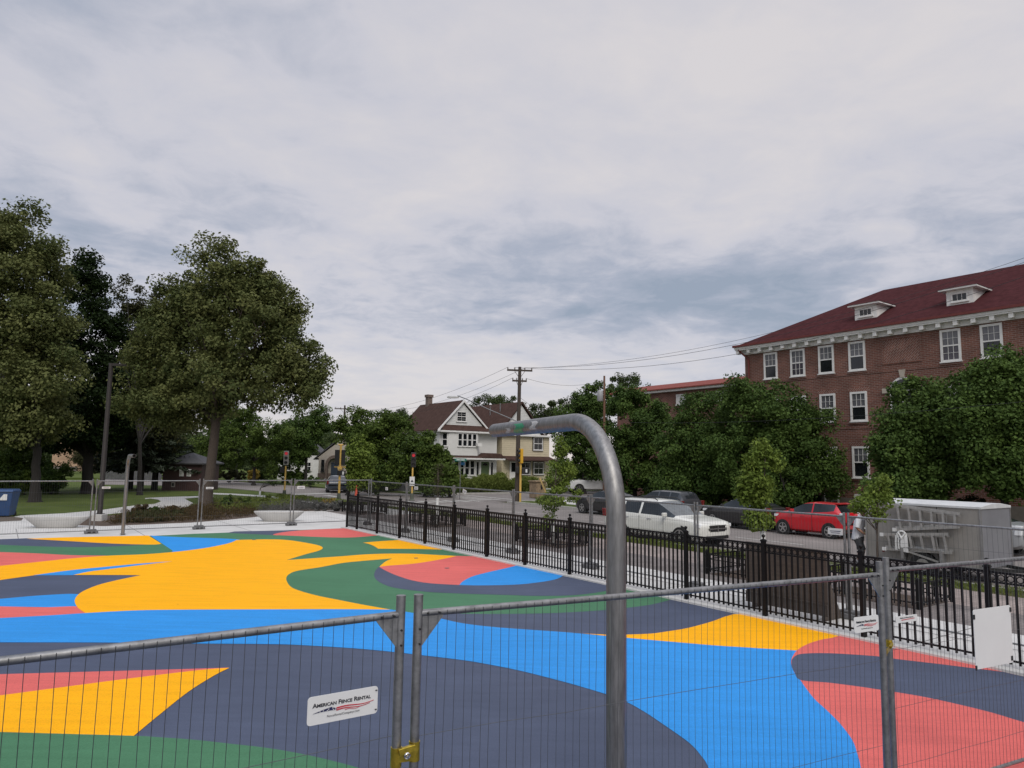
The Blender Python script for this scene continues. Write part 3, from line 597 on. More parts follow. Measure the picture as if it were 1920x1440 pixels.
# ------------------------------------------------------------ park lamp post, bin, cone
q = P(186, 976)
t = thing('lamp_post', 'tall black park lamp post with a flat arm fixture on a square concrete footing', 'lamp post', (q.x, q.y, 0), 0)
b = MB(); b.box(-.22, -.22, -.1, .22, .22, .27); b.build('footing', M['concrete'], t, bevel=.02)
b = MB(); b.loft([[(r*math.cos(2*PI*i/12), r*math.sin(2*PI*i/12), z) for i in range(12)] for r, z in ((.12, .27), (.105, .3), (.085, 6.7))]); b.box(-.15, -.15, .265, .15, .15, .29); b.build('pole', M['dark_bronze'], t, smooth=40)
b = MB(); b.box(.0, -.05, 6.58, .12, .05, 6.66); b.loft([[(.1, -.10, 6.58), (.1, .10, 6.58), (.1, .10, 6.70), (.1, -.10, 6.70)], [(.58, -.16, 6.60), (.58, .16, 6.60), (.58, .16, 6.665), (.58, -.16, 6.665)]]); b.build('lamp_head', M['dark_bronze'], t)
q = P(6, 968)
t = thing('recycling_bin', 'blue plastic recycling bin with a pale label at the left edge', 'bin', (q.x, q.y, 0), .25)
mat('bin_blue', (.022, .060, .16), .5, var=.1)
b = MB(); b.loft([[(x*w, y*d, z) for x, y in ((-1, -1), (1, -1), (1, 1), (-1, 1))] for w, d, z in ((.33, .33, .04), (.44, .42, 1.05))]); b.box(-.46, -.44, 1.05, .46, .44, 1.09); b.build('bin_body', M['bin_blue'], t, bevel=.03)
b = MB(); b.loft([[(-.47, -.47, 1.09), (.47, -.47, 1.09), (.47, .45, 1.09), (-.47, .45, 1.09)], [(-.42, -.38, 1.17), (.42, -.38, 1.17), (.42, .38, 1.19), (-.42, .38, 1.19)]]); b.build('lid', M['bin_blue'], t, bevel=.02)
b = MB(); b.prism([(-.1, -.425, .72), (.24, -.425, .72), (.24, -.425, .98), (.10, -.425, .98), (.02, -.425, .86)], (0, .02, 0)); b.build('label_patch', M['sign_white'], t)
b = MB()
for x in (-.3, .3): b.tube([(x-.04, .36, .1), (x+.04, .36, .1)], .1, 12)
b.build('wheel', M['tyre'], t)
q = P(668, 927); t = thing('traffic_cone', 'orange traffic cone standing on the road behind the far end of the black fence', 'cone', (q.x, q.y, -.126))
b = MB(); b.lathe((0, 0, .03), [(.13, 0), (.125, .03), (.08, .40), (.075, .42), (.03, .8), (.028, .81)], 14); b.build('cone_body', mat('cone_orange', (.62, .09, .045), .5), t, smooth=40)
b = MB(); b.box(-.2, -.2, 0, .2, .2, .03); b.build('cone_base', M['plastic_black'], t)
# ------------------------------------------------------------ low black guards round the street tree pits
TREE_S = [(round(TP(px, 990, 4.0)[0], 2)) for px in (682, 819, 1037, 1430, 1642)]
gb = None
GL = ['at the far corner of the black fence', 'round the thin young tree with white trunk guard', 'round the staked young tree behind the steel hoop', 'behind the brown board panel', 'round the sapling in front of the trailer']
for s, lb in zip(TREE_S, GL):
    if gb is None:
        gb = thing('tree_guard', '', 'tree guard', (0, 0, 0), 0, 'black tree guards')
        hw, hl, hz = .72, 1.15, .50
        for x in (-hw, hw):
            for y in (-hl, hl): b = MB(); b.box(x-.03, y-.03, 0, x+.03, y+.03, hz+.06); b.lathe((x, y, hz+.06), [(.03, 0), (.035, .02), (.01, .05)], 8); b.build('post', M['black_metal'], gb)
        for x in (-hw, hw):
            b = MB(); b.box(x-.012, -hl, hz-.03, x+.012, hl, hz); b.box(x-.012, -hl, .1, x+.012, hl, .125); b.box(x-.012, -hl, hz-.14, x+.012, hl, hz-.12)
            for i in range(1, 20): y = -hl+2*hl*i/20; b.box(x-.009, y-.012, .05, x+.009, y+.012, hz-.02)
            b.build('guard_rail', M['black_metal'], gb)
        for y in (-hl, hl):
            b = MB(); b.box(-hw, y-.012, hz-.03, hw, y+.012, hz); b.box(-hw, y-.012, .1, hw, y+.012, .125); b.box(-hw, y-.012, hz-.14, hw, y+.012, hz-.12)
            for i in range(1, 12): x = -hw+2*hw*i/12; b.box(x-.012, y-.009, .05, x+.012, y+.009, hz-.02)
            b.build('guard_rail', M['black_metal'], gb)
        t = gb
    else: t = copytree(gb)
    t.location = W(s, 4.0); t.rotation_euler.z = ANG; t['label'] = 'low black metal tree pit fence '+lb
b = MB()
for s in TREE_S: b.slab(q4(s-1.1, s+1.1, 3.3, 4.7), -.05, .004)
struct('tree_pits', b, M['mulch'])
# ------------------------------------------------------------ traffic signals, street sign, utility poles, wires
mat('signal_off', (.02, .02, .018), .4); m = mat('signal_red', (.5, .02, .02), .3)
m.node_tree.nodes['Principled BSDF'].inputs['Emission Color'].default_value = (1, .05, .08, 1); m.node_tree.nodes['Principled BSDF'].inputs['Emission Strength'].default_value = .28
def signal_head(t, x, y, z, mtl, red=True, ang=0., nm='signal_head'):
    d = Vector((math.sin(ang), -math.cos(ang), 0)); e = Vector((math.cos(ang), math.sin(ang), 0)); c = Vector((x, y, z))
    b = MB(); b.obox(c, e*.17, d*.10, (0, 0, .5)); hd = b.build(nm, mtl, t, bevel=.02)
    for k, zz in enumerate((.32, 0, -.32)):
        b = MB(); b.tube([c+d*.1+Vector((0, 0, zz)), c+d*.125+Vector((0, 0, zz))], .105, 14); b.build('lens', M['signal_red'] if (k == 0 and red) else M['signal_off'], hd)
        b = MB(); b.add([c+d*(.1+.18*j)+e*(.12*math.cos(q))+Vector((0, 0, zz+.12*math.sin(q))) for j in (0, 1) for q in [R(-10+200*i/8) for i in range(9)]], [(i, i+1, 10+i, 9+i) for i in range(8)]); b.build('visor', M['plastic_black'], hd)
def signal_pole(px, py, Y, H, lb, kind):
    q = D(px, py, Y); t = thing('traffic_signal', lb, 'traffic signal', (q.x, q.y, -.01), 0, 'traffic signals')
    hs = 1.55 if kind != 'sign' else 1.5
    b = MB(); b.tube([(0, 0, .45), (0, 0, H-.9 if kind == 'left' else H)], .058 if kind != 'mid' else .075, 12); b.build('pole', M['yellow_paint'], t, smooth=40)
    b = MB(); b.lathe((0, 0, 0), [(.2, 0), (.2, .05), (.13, .1), (.11, .5)], 12); b.build('pole_base', mat('signal_base', (.09, .10, .075), .6), t)
    return t
t = signal_pole(533, 930, 50.5, 3.1, 'yellow traffic signal pole showing a red light, left of the dark parked coupe', 'left')
signal_head(t, .0, 0, 2.75, mat('signal_grey', (.30, .29, .27), .6), True, .25); b = MB(); b.box(-.36, -.15, 1.72, -.06, .15, 2.12); b.build('pedestrian_head', M['plastic_black'], t)
t = signal_pole(635, 938, 47.5, 3.65, 'yellow traffic signal pole with black housings seen from behind, before the stucco cottage', 'mid')
b = MB(); b.box(-.36, -.1, 2.35, -.04, .12, 3.35); b.box(.08, -.1, 2.35, .30, .12, 3.35); b.build('signal_head', M['plastic_black'], t, bevel=.02)
b = MB(); b.box(-.14, -.16, 1.65, .36, .16, 1.98); b.build('pedestrian_head', M['plastic_black'], t, bevel=.02); b = MB(); b.box(.2, -.17, 1.72, .32, -.161, 1.92); b.build('pedestrian_lens', M['sign_white'], t)
b = MB(); b.lathe((0, 0, 3.6), [(.06, 0), (.06, .05)], 8); b.tube([(-.16, 0, 3.68), (.16, 0, 3.68)], .05, 8); b.box(-.13, -.1, 2.05, .13, .1, 2.2); b.box(-.38, -.02, 2.19, .38, .02, 2.24); b.build('bracket', M['yellow_paint'], t)
t = signal_pole(772, 939, 49, 3.1, 'slim yellow signal pole with a red light and small sign, before the bushy trees', 'sign')
signal_head(t, .04, 0, 2.75, M['signal_off'], True, .1); b = MB(); b.box(-.17, -.13, 1.0, .17, -.10, 1.62); b.build('sign_plate', M['sign_white'], t); b = MB(); b.prism([(-.1, -.135, 1.25), (.1, -.135, 1.25), (0, -.135, 1.42)], (0, .004, 0)); b.build('print', M['ink'], t)
q = P(862, 934); t = thing('street_sign', 'green street name blades crossed on a slim steel post', 'street sign', (q.x, q.y, -.1))
b = MB(); b.tube([(0, 0, 0), (0, 0, 3.0)], .03, 8); b.build('post', M['galv'], t)
mat('sign_green', (.02, .16, .12), .4)
b = MB(); b.obox((0, 0, 2.9), (.42, .12, 0), (.003, -.01, 0), (0, 0, .10)); b.build('name_blade', M['sign_green'], t); b = MB(); b.obox((.12, 0, 2.62), (-.2, .42, 0), (.01, .004, 0), (0, 0, .10)); b.build('name_blade', mat('sign_blue', (.02, .12, .26), .4), t)
b = MB(); b.obox((0, -.012, 2.9), (.3, .086, 0), (.003, -.01, 0), (0, 0, .03)); b.build('print', M['sign_white'], t)
def util_pole(q, H, lb, arms, lean=(0, 0), r=.16, extra=None):
    t = thing('utility_pole', lb, 'utility pole', q, 0, 'wooden utility poles')
    b = MB(); b.tube([(0, 0, -.1), (lean[0]*.5, lean[1]*.5, H*.5), (lean[0], lean[1], H)], [r, r*.85, r*.65], 12); b.build('pole', M['wood_pole'], t, smooth=50)
    ends = []
    for z, hw, dx, dy in arms:
        d = Vector((dx, dy, 0)).normalized(); c = Vector((lean[0]*z/H, lean[1]*z/H-.02, z))
        b = MB(); b.bar(c-d*hw, c+d*hw, .10, .12)
        for sg in (-.45, .45): b.bar(c+d*hw*sg, c+Vector((0, 0, -.55))+d*.05*sg, .03)
        ar = b.build('crossarm', M['wood_pole'], t); b = MB()
        for k in (-.95, -.4, .4, .95):
            p_ = c+d*hw*k; b.lathe(p_+Vector((0, 0, .06)), [(.02, 0), (.05, .06), (.05, .1), (.02, .16)], 8); ends.append(Vector(q)+p_+Vector((0, 0, .2)))
        b.build('insulator', mat('porcelain', (.25, .23, .22), .3), ar)
    return t, ends
ends = []
q1 = D(969, 940, 49.8); q1.z = -.05
t, E1 = util_pole(q1, 9.45, 'tall wooden utility pole with two crossarms at the street corner before the cream house', [(9.2, .90, 1, .15), (8.45, .52, 1, .25)], lean=(.08, 0), r=.17)
m_ = Vector((.05, 0, 5.55)); lh = D(849, 745, 52)-q1
b = MB(); b.tube([m_, m_+(lh-m_)*.45+Vector((0, 0, .10)), m_+(lh-m_)*.8+Vector((0, 0, .25)), lh+Vector((.35, 0, .12))], .035, 8); b.build('mast_arm', M['galv'], t, smooth=50)
b = MB(); b.loft([[lh+Vector((x, y*w, z*h)) for y, z in ((-1, -.6), (1, -.6), (1, .4), (.5, 1), (-.5, 1), (-1, .4))] for x, w, h in ((.45, .08, .07), (.2, .16, .10), (-.3, .17, .10), (-.42, .10, .05))]); b.build('street_light_head', mat('lamp_grey', (.42, .42, .41), .5), t, smooth=30)
# signal strapped to the wooden pole
q = q1+Vector((.17, -.32, 0)); t = thing('traffic_signal', 'slim yellow signal post strapped to the wooden utility pole, with a black walk box', 'traffic signal', (q.x, q.y, -.02), 0, 'traffic signals')
b = MB(); b.tube([(.06, 0, 0), (.06, 0, 3.6)], .075, 12); b.build('pole', M['yellow_paint'], t, smooth=40)
signal_head(t, .08, -.05, 3.15, mat('signal_yellow', (.60, .33, .02), .5), False, -1.2)
b = MB(); b.box(-.28, -.2, 1.95, -.05, .1, 2.4); b.box(.16, -.22, 1.9, .62, .06, 2.35); b.build('pedestrian_head', M['plastic_black'], t, bevel=.02); b = MB(); b.box(.40, -.228, 2.02, .52, -.221, 2.25); b.build('pedestrian_lens', M['sign_white'], t)
q2 = D(645, 800, 90); q2.z = 0; t, E2 = util_pole(q2, 9.5, 'distant wooden utility pole rising above the bushy trees left of the white house', [(9.05, 1.25, 1, .1)])
q3 = D(1133, 800, 62); q3.z = 0; t, E3 = util_pole(q3, 10.35, 'reddish wooden pole carrying a grey transformer can in front of the dark trees', [], r=.13)
t.children[0].data.materials[0] = mat('wood_red', (.16, .085, .055), .9, var=.2, scale=5)
c_ = D(1126, 742, 61.8)-q3; b = MB(); b.lathe(c_+Vector((-.05, -.1, -.5)), [(.22, 0), (.26, .05), (.26, .85), (.22, .92), (.1, .98)], 14); tr = b.build('transformer', mat('can_grey', (.32, .32, .33), .5), t, smooth=40)
b = MB(); b.tube([c_+Vector((-.1, -.1, .45)), c_+Vector((-.1, -.1, .8))], .04, 8); b.tube([c_+Vector((0, 0, .1)), Vector((0, 0, c_.z+.1))], .03, 6); b.build('bushing', M['porcelain'], tr)
def wire(a, b_, sag, lb, r=.010):
    a, b_ = Vector(a), Vector(b_); n = 20; mb = MB()
    mid = (a+b_)/2; pts = [a+(b_-a)*i/n-mid-Vector((0, 0, sag*4*(i/n)*(1-i/n))) for i in range(n+1)]
    mb.tube(pts, r, 5); o = mb.build('power_line', M['plastic_black']); o.location = mid; tag(o, lb, 'power line', 'overhead power lines')
wire(E1[0], E2[0], 1.4, 'power line from the left end of the tall pole to the distant pole, topmost'); wire(E1[2], E2[2], 1.5, 'power line between the tall pole and the distant pole, second'); wire(E1[4], E2[3], 1.6, 'power line from the lower crossarm to the distant pole')
far = lambda px, py, Y: D(px, py, Y)
wire(E1[3], far(1960, 470, 30), 1.1, 'power line from the tall pole over the brick roof, uppermost strand', .009); wire(E1[2], far(1960, 478, 31), 1.3, 'power line from the tall pole over the brick roof, middle strand', .011); wire(E1[1], far(1960, 505, 31), 1.6, 'power line from the tall pole crossing the red roof, lowest strand', .011)
wire(E1[7], E3 and E3[0] or q3+Vector((0, 0, 10.0)), .5, 'power line from the lower crossarm to the transformer pole')
wire(q1+Vector((.1, 0, 7.3)), q3+Vector((-.2, 0, 6.2)), .9, 'thick cable sagging from the tall pole towards the dark trees'); wire(q2+Vector((0, 0, 7.6)), D(500, 800, 95), .6, 'cable left of the distant pole behind the big linden crown')
wire(D(1180, 792, 45), D(1930, 752, 27), .3, 'thin cable crossing in front of the dark street trees and brick wall', .008)
# ------------------------------------------------------------ windows
glassmat('glass_reflection', (.11, .11, .12), .12)  # upper sash panes: reflection painted in as a lighter glass colour
def win(parent, c, ax, nr, w, h, cols=2, rows=1, cas=.11, frame=None, glass=None, meet=True, cols2=None, sill=True, name='window', trimd=.05, rows2=None, two=False, k=.02):
    """c: bottom centre on the wall face; ax: along the wall; nr: outwards."""
    c, ax, nr = Vector(c), Vector(ax), Vector(nr); up = Vector((0, 0, 1)); b = MB(); frame = frame or M['white_trim']; glass = glass or M['glass']
    def bx(x0, x1, z0, z1, d0, d1): b.obox(c+ax*(x0+x1)/2+up*(z0+z1)/2+nr*(d0+d1)/2, ax*(x1-x0)/2, nr*(d1-d0)/2, up*(z1-z0)/2)
    bx(-w/2, -w/2+cas, 0, h, -.02, trimd); bx(w/2-cas, w/2, 0, h, -.02, trimd); bx(-w/2+cas, w/2-cas, h-cas, h, -.02, trimd)
    bx(-w/2+cas, w/2-cas, 0, cas*.8, -.02, trimd)
    if sill: bx(-w/2-.05, w/2+.05, -.06, 0, -.02, trimd+.05)
    gx, g0, g1 = w/2-cas, cas*.8, h-cas; mid = (g0+g1)/2
    if meet: bx(-gx, gx, mid-.035, mid+.035, -.01, trimd-.012)
    for z0, z1, cc, rr in (((mid+.035, g1, cols, rows), (g0, mid-.035, cols2 if cols2 else cols, rows2 if rows2 else rows)) if meet else ((g0, g1, cols, rows),)):
        for i in range(1, cc): x = -gx+2*gx*i/cc; bx(x-k/2, x+k/2, z0, z1, -.01, trimd-.02)
        for j in range(1, rr): z = z0+(z1-z0)*j/rr; bx(-gx, gx, z-k/2, z+k/2, -.01, trimd-.022)
    f = b.build(name, frame, parent); b = MB()
    
    if two:
        b.obox(c+up*(mid+g1)/2+nr*.006, ax*(gx+.01), nr*.004, up*((g1-mid)/2)); b.build('pane', M['glass_reflection'], f); b = MB(); b.obox(c+up*(g0+mid)/2+nr*.006, ax*(gx+.01), nr*.004, up*((mid-g0)/2)); b.build('pane', glass, f); return f
    b.obox(c+up*(g0+g1)/2+nr*.006, ax*(gx+.01), nr*.004, up*((g1-g0)/2+.01)); b.build('pane', glass, f); return f
# ------------------------------------------------------------ brick school building
brickmat('brick_red', (.20, .083, .060), (.135, .060, .046), (.25, .19, .165), .30, .10, 'wall', .014)
brickmat('brick_diag', (.215, .092, .068), (.14, .064, .050), (.30, .24, .21), .30, .10, 'wall', .014, rot=R(45))
mat('shingle_red', (.062, .020, .022), 1., spec=.05, var=.3, scale=3, bump=.5, bscale=30); mat('gutter_red', (.13, .024, .02), .6); mat('stone', (.42, .37, .31), .85)
mat('foundation', (.16, .14, .125), .9)
T0, S0 = 29.6, 2.7
bd = thing('brick_building', 'three storey red brick building with a dark red hipped roof, dormers and white bracketed cornice', 'building', W(S0, T0), ANG)
b = MB(); b.box(0, -48, -.2, 14.8, 0, 10.52); b.build('wall', M['brick_red'], bd)
b = MB(); b.box(-.05, -48.05, -.2, 14.85, .05, .9); b.build('foundation', M['foundation'], bd)
for z in (8.18, 4.98):
    b = MB(); b.box(-.03, -48.03, z, 14.8, .03, z+.12); b.build('brick_band', M['brick_red'], bd)
b = MB(); o_ = .46
b.box(-.12, -48, 10.25, 0, .12, 10.54); b.box(0, 0, 10.25, 14.9, .12, 10.54); b.box(-o_, -48.5, 10.54, 15, o_, 10.62); b.box(-o_-.04, -48.5, 10.62, 15, o_+.04, 10.76); b.build('cornice', M['white_paint'], bd)
br0 = None
for i in range(46):
    y = .30-.86*i
    if br0 is None: b = MB(); b.box(-.42, -.11, 10.30, -.12, .11, 10.54); br0 = b.build('bracket', M['white_paint'], bd); br0.location.y = y
    elif i < 30: c_ = br0.copy(); COL.objects.link(c_); c_.parent = bd; c_.location.y = y
b = MB(); e = o_+.10; zr = 14.85; xr = 7.4; ys = -5.9
b.add([(-e, e, 10.80), (-e, -50, 10.80), (xr, -50, zr), (xr, ys, zr), (2*xr+e, e, 10.80), (2*xr+e, -50, 10.80)], [(0, 1, 2, 3), (0, 3, 4), (4, 3, 2, 5), (0, 4, 5, 1)]); roof = b.build('roof', M['shingle_red'], bd)
b = MB(); b.box(-e-.05, -50, 10.762, -e+.08, e, 10.90); b.box(-e, e-.08, 10.762, 15, e+.05, 10.90); b.build('gutter', M['gutter_red'], bd)
b = MB(); b.tube([(-.45, .2, 10.6), (-.25, .0, 10.3), (-.09, -.35, 9.9), (-.09, -.35, .3)], .06, 8); b.build('downspout', M['gutter_red'], bd)
def ridge_z(x): return 10.80+(x+e)*(zr-10.80)/(xr+e)
for k, yc in enumerate((-5.12-S0, -10.38-S0, -15.6-S0)):
    x0 = 1.28; w = .68; zt = 12.56; z0 = ridge_z(x0); x1 = x0+(zt-z0)/((zr-10.8)/(xr+e))
    b = MB(); b.prism([(x0, yc-w, z0-.15), (x0, yc-w, zt), (x1+.3, yc-w, zt), (x1+.3, yc-w, zt-.1)], (0, 2*w, 0)); d = b.build('dormer', M['white_paint'], roof)
    win(d, (x0, yc, z0+.16), (0, -1, 0), (-1, 0, 0), .86, .50, 3, 1, cas=.08, meet=False, sill=True)
    b = MB(); ov = .30; zt2 = zt+.05
    b.add([(x0-ov, yc-w-ov, zt), (x0-ov, yc+w+ov, zt), (x1+.9, yc+w+ov, zt), (x1+.9, yc-w-ov, zt)]+[(x0-ov, yc-w-ov, zt+.09), (x0-ov, yc+w+ov, zt+.09), (x1+.9, yc+w+ov, zt+.09), (x1+.9, yc-w-ov, zt+.09)], [(3, 2, 1, 0), (0, 1, 5, 4), (1, 2, 6, 5), (3, 0, 4, 7)]); b.build('dormer_eave', M['white_paint'], d)
    b = MB(); zz = zt+.094; b.add([(x0-ov-.03, yc-w-ov-.03, zz), (x0-ov-.03, yc+w+ov+.03, zz), (x0+.75, yc, zz+.42), (x1+2.2, yc, zz+.42), (x1+.9, yc+w+ov+.03, zz), (x1+.9, yc-w-ov-.03, zz)], [(0, 1, 2), (1, 4, 3, 2), (0, 2, 3, 5)]); b.build('dormer_roof', M['shingle_red'], d)
cols3 = [.69, -1.28, -3.22, -5.17, -10.33, -12.28, -14.5, -16.6, -18.6]
for i, s in enumerate(cols3):
    w = 1.02
    for z0, z1 in ((8.44, 10.18), (5.42, 7.17), (2.10, 3.94)):
        if s in (-7.7,): continue
        win(bd, (0, s-S0, z0), (0, -1, 0), (-1, 0, 0), w, z1-z0, 3, 2, cas=.12, cols2=1 if (i+int(z0)) % 3 else 3, rows2=1 if (i+int(z0)) % 3 else 2, two=True, k=.016, glass=M['glass_curtain'] if (i+int(z0)) % 3 == 0 else M['glass'], trimd=.06)
        if z0 < 8:
            b = MB(); b.obox((-.012, s-S0, z1+.13), (.012, 0, 0), (0, w/2+.14, 0), (0, 0, .12)); b.build('lintel', M['brick_diag'], bd)
        b = MB(); b.box(-.07, s-S0-w/2-.08, z0-.17, 0, s-S0+w/2+.08, z0-.062); b.build('brick_sill', M['brick_red'], bd)
for s in (-1.3, -3.3, -5.2, .7): win(bd, (0, s-S0, .3), (0, -1, 0), (-1, 0, 0), .95, .85, 2, 2, cas=.1, meet=False, trimd=.08)
# decorative herringbone panel, arched stair window with stone keystone
b = MB(); b.box(-.02, -8.75-S0, 8.72, 0, -6.75-S0, 10.02); b.build('brick_panel', M['brick_diag'], bd)
b = MB()
for y0, y1, z0, z1 in ((-8.85, -6.65, 10.02, 10.12), (-8.85, -6.65, 8.62, 8.72), (-8.85, -8.75, 8.72, 10.02), (-6.75, -6.65, 8.72, 10.02)): b.box(-.045, y0-S0, z0, 0, y1-S0, z1)
b.build('panel_border', M['brick_red'], bd)
yc = -7.75-S0; zi = 7.10; ra = .72
b = MB(); b.prism([(-.05, yc+ra*math.cos(PI*i/16), zi+ra*math.sin(PI*i/16)) for i in range(17)]+[(-.05, yc-ra, 3.4), (-.05, yc+ra, 3.4)], (.05, 0, 0)); f = b.build('arched_window', M['white_trim'], bd)
b = MB()
for z0, z1 in ((3.55, 4.6), (4.7, 5.8), (5.9, 7.0)):
    for y0 in (-.6, 0.04): b.box(-.062, yc+y0, z0, -.05, yc+y0+.56, z1)
b.prism([(-.062, yc+.58*math.cos(PI*i/12), zi+.05+.55*math.sin(PI*i/12)) for i in range(13)], (.012, 0, 0)); b.build('pane', M['glass'], f)
b = MB()
for i in range(20):
    a0, a1 = PI*i/20, PI*(i+.86)/20
    b.prism([(-.04, yc+r*math.cos(a), zi+r*math.sin(a)) for r, a in ((ra+.02, a0), (ra+.34, a0), (ra+.34, a1), (ra+.02, a1))], (.04, 0, 0))
b.build('brick_arch', M['brick_red'], bd)
b = MB(); b.prism([(-.09, yc+y, z) for y, z in ((-.11, zi+ra-.02), (-.18, zi+ra+.42), (.18, zi+ra+.42), (.11, zi+ra-.02))], (.09, 0, 0))
b.build('keystone', M['stone'], bd)
for sg in (-1, 1): b = MB(); b.box(-.07, yc+sg*(ra+.2)-.24, zi-.14, 0, yc+sg*(ra+.2)+.24, zi+.14); b.build('impost_stone', M['stone'], bd)
# lower wing behind
wg = thing('brick_wing', 'lower brick wing with a red roof edge, left of the main brick building', 'building', W(S0, 33.2), ANG)
b = MB(); b.box(0, .01, -.2, 10, 16.2, 8.66); b.build('wall', M['brick_red'], wg)
b = MB(); b.box(-.35, .0, 8.66, 10, 16.5, 8.84); b.build('cornice', M['white_paint'], wg)
b = MB(); b.prism([(-.5, .0, 8.842), (-.5, .0, 8.93), (.6, .0, 9.42), (10, .0, 9.42), (10, .0, 8.842)], (0, 16.7, 0)); b.build('roof', mat('roof_orange', (.20, .042, .030), .8, var=.15), wg)
for s in (11.5, 7.5, 4.2): win(wg, (0, s-S0, 7.55), (0, -1, 0), (-1, 0, 0), 1.0, .85, 1, 1, meet=False, glass=M['sign_white'])
# ------------------------------------------------------------ white gabled house (front faces the cross street)
mat('stucco_white', (.66, .655, .63), .9, var=.06, scale=1.2, bump=.2, bscale=60); siding('clap_white', (.60, .60, .58), .16); siding('clap_cream', (.56, .49, .345), .22); siding('shed_maroon', (.038, .013, .012), .15, vert=True)
mat('shingle_brown', (.072, .044, .037), 1., spec=.05, var=.22, scale=2.5, bump=.5, bscale=30); mat('door_green', (.075, .115, .05), .5); mat('chimney_brick', (.16, .12, .10), .9, var=.3, scale=6)
hs = thing('white_house', 'white two storey house with a brown gabled roof, bay windows and green front door', 'house', W(33, 23.1), ANG)
X, Yv = Vector((1, 0, 0)), Vector((0, -1, 0))
b = MB(); b.box(.15, .3, -.2, 6.95, 9.5, 5.62); b.box(.15, .28, -.2, 6.95, .3, 3.0); b.build('wall', M['stucco_white'], hs)
b = MB(); b.prism([(.35, .2, 5.78), (5.6, .2, 5.78), (2.7, .2, 8.45)], (0, .3, 0)); b.build('gable_wall', M['clap_white'], hs)
def gable_roof(parent, x0, x1, xa, y0, y1, ze, za, m, th=.12):
    b = MB(); b.prism([(x0, y0, ze), (xa, y0, za), (x1, y0, ze), (x1, y0, ze-th), (xa, y0, za-th-.06), (x0, y0, ze-th)], (0, y1-y0, 0)); return b.build('roof', m, parent)
rf = gable_roof(hs, -.15, 5.95, 2.72, .1, 9.2, 5.72, 8.78, M['shingle_brown'])
b = MB()
for xa, xb in ((-.2, 2.72), (6.0, 2.72)): b.prism([(xa, -.02, 5.50), (xa, -.02, 5.72), (xb, -.02, 8.80), (xb, -.02, 8.56)], (0, .11, 0))
b.build('bargeboard', M['white_paint'], hs)
b = MB(); b.prism([(.3, -.25, 5.7), (5.7, -.25, 5.7), (5.5, .2, 6.2), (.5, .2, 6.2)], (0, .01, 0)); b.add([(.1, -.35, 5.68), (5.9, -.35, 5.68), (5.6, .19, 6.25), (.4, .19, 6.25)], [(0, 1, 2, 3)]); b.build('pent_roof', M['shingle_brown'], hs)
b = MB(); b.box(-.1, -.45, 5.50, 7.1, .35, 5.66); b.build('eave_trim', M['white_paint'], hs)
b = MB(); b.slab([(.3, .3), (.9, -.3), (4.2, -.3), (4.8, .3)], 3.25, 5.5); by = b.build('bay', M['stucco_white'], hs)
for x in (1.85+.28, 1.85+.84, 1.85+1.40, 1.85+1.96): win(hs, (x, -.3, 4.15), X, Yv, .54, 1.30, 1, 1, cas=.07)
win(hs, (.6, .0, 4.15), Vector((.707, -.707, 0)), Vector((-.707, -.707, 0)), .55, 1.3, 1, 1, cas=.07)
b = MB(); b.box(3.95, -.72, 4.2, 4.45, -.35, 4.5); b.build('air_conditioner', M['white_paint'], hs)
win(hs, (2.55, .2, 6.62), X, Yv, 1.15, 1.0, 2, 2, cas=.08)
b = MB(); b.prism([(.0, -.8, 3.0), (7.2, -.8, 3.0), (6.9, .29, 3.42), (.4, .29, 3.42)], (0, .02, -.02)); b.build('porch_roof', M['shingle_brown'], hs)
b = MB(); b.prism([(4.5, -.9, 3.06), (7.1, -.9, 3.06), (6.8, -.86, 3.45), (4.9, -.86, 3.45)], (0, 1.0, .1)); b.build('porch_canopy', M['shingle_brown'], hs)
b = MB(); b.box(-.1, -.85, 2.86, 7.25, -.6, 3.02); b.build('porch_trim', M['white_paint'], hs)
for x in (1.85+.28, 1.85+.9, 1.85+1.52, 1.85+2.14): win(hs, (x, .28, 1.30), X, Yv, .58, 1.50, 1, 1, cas=.08)
b = MB(); b.box(4.98, .2, .9, 5.98, .28, 2.66); d = b.build('door', M['door_green'], hs); b = MB(); b.prism([(5.48+.3*math.cos(PI*i/8), .196, 2.3+.22*math.sin(PI*i/8)) for i in range(9)], (0, .01, 0)); b.build('pane', M['glass'], d); b = MB(); b.tube([(5.9, .12, 1.75), (5.9, .2, 1.75)], .035, 8); b.build('handle', M['brass'], d)
b = MB(); b.box(4.84, .17, .9, 4.98, .28, 2.8); b.box(5.98, .17, .9, 6.12, .28, 2.8); b.box(4.98, .17, 2.66, 5.98, .28, 2.8); b.build('door_frame', M['white_paint'], hs)
for x in (4.62, 6.36): win(hs, (x, .28, 1.2), X, Yv, .42, 1.5, 1, 1, cas=.08, meet=False)
win(hs, (.15, 5, 3.8), Vector((0, -1, 0)), Vector((-1, 0, 0)), .9, 1.4); win(hs, (.15, 2.6, 3.8), Vector((0, -1, 0)), Vector((-1, 0, 0)), .9, 1.4)
b = MB(); b.box(2.45, 7.0, 7.9, 3.0, 7.55, 9.5); b.box(2.37, 6.92, 9.5, 3.08, 7.63, 9.78); b.build('chimney', M['chimney_brick'], rf)
b = MB(); b.box(4.9, -1.6, -.2, 6.2, .2, .55); b.box(4.9, -2.1, -.2, 6.2, -1.6, .3); b.build('front_steps', M['concrete'], hs)
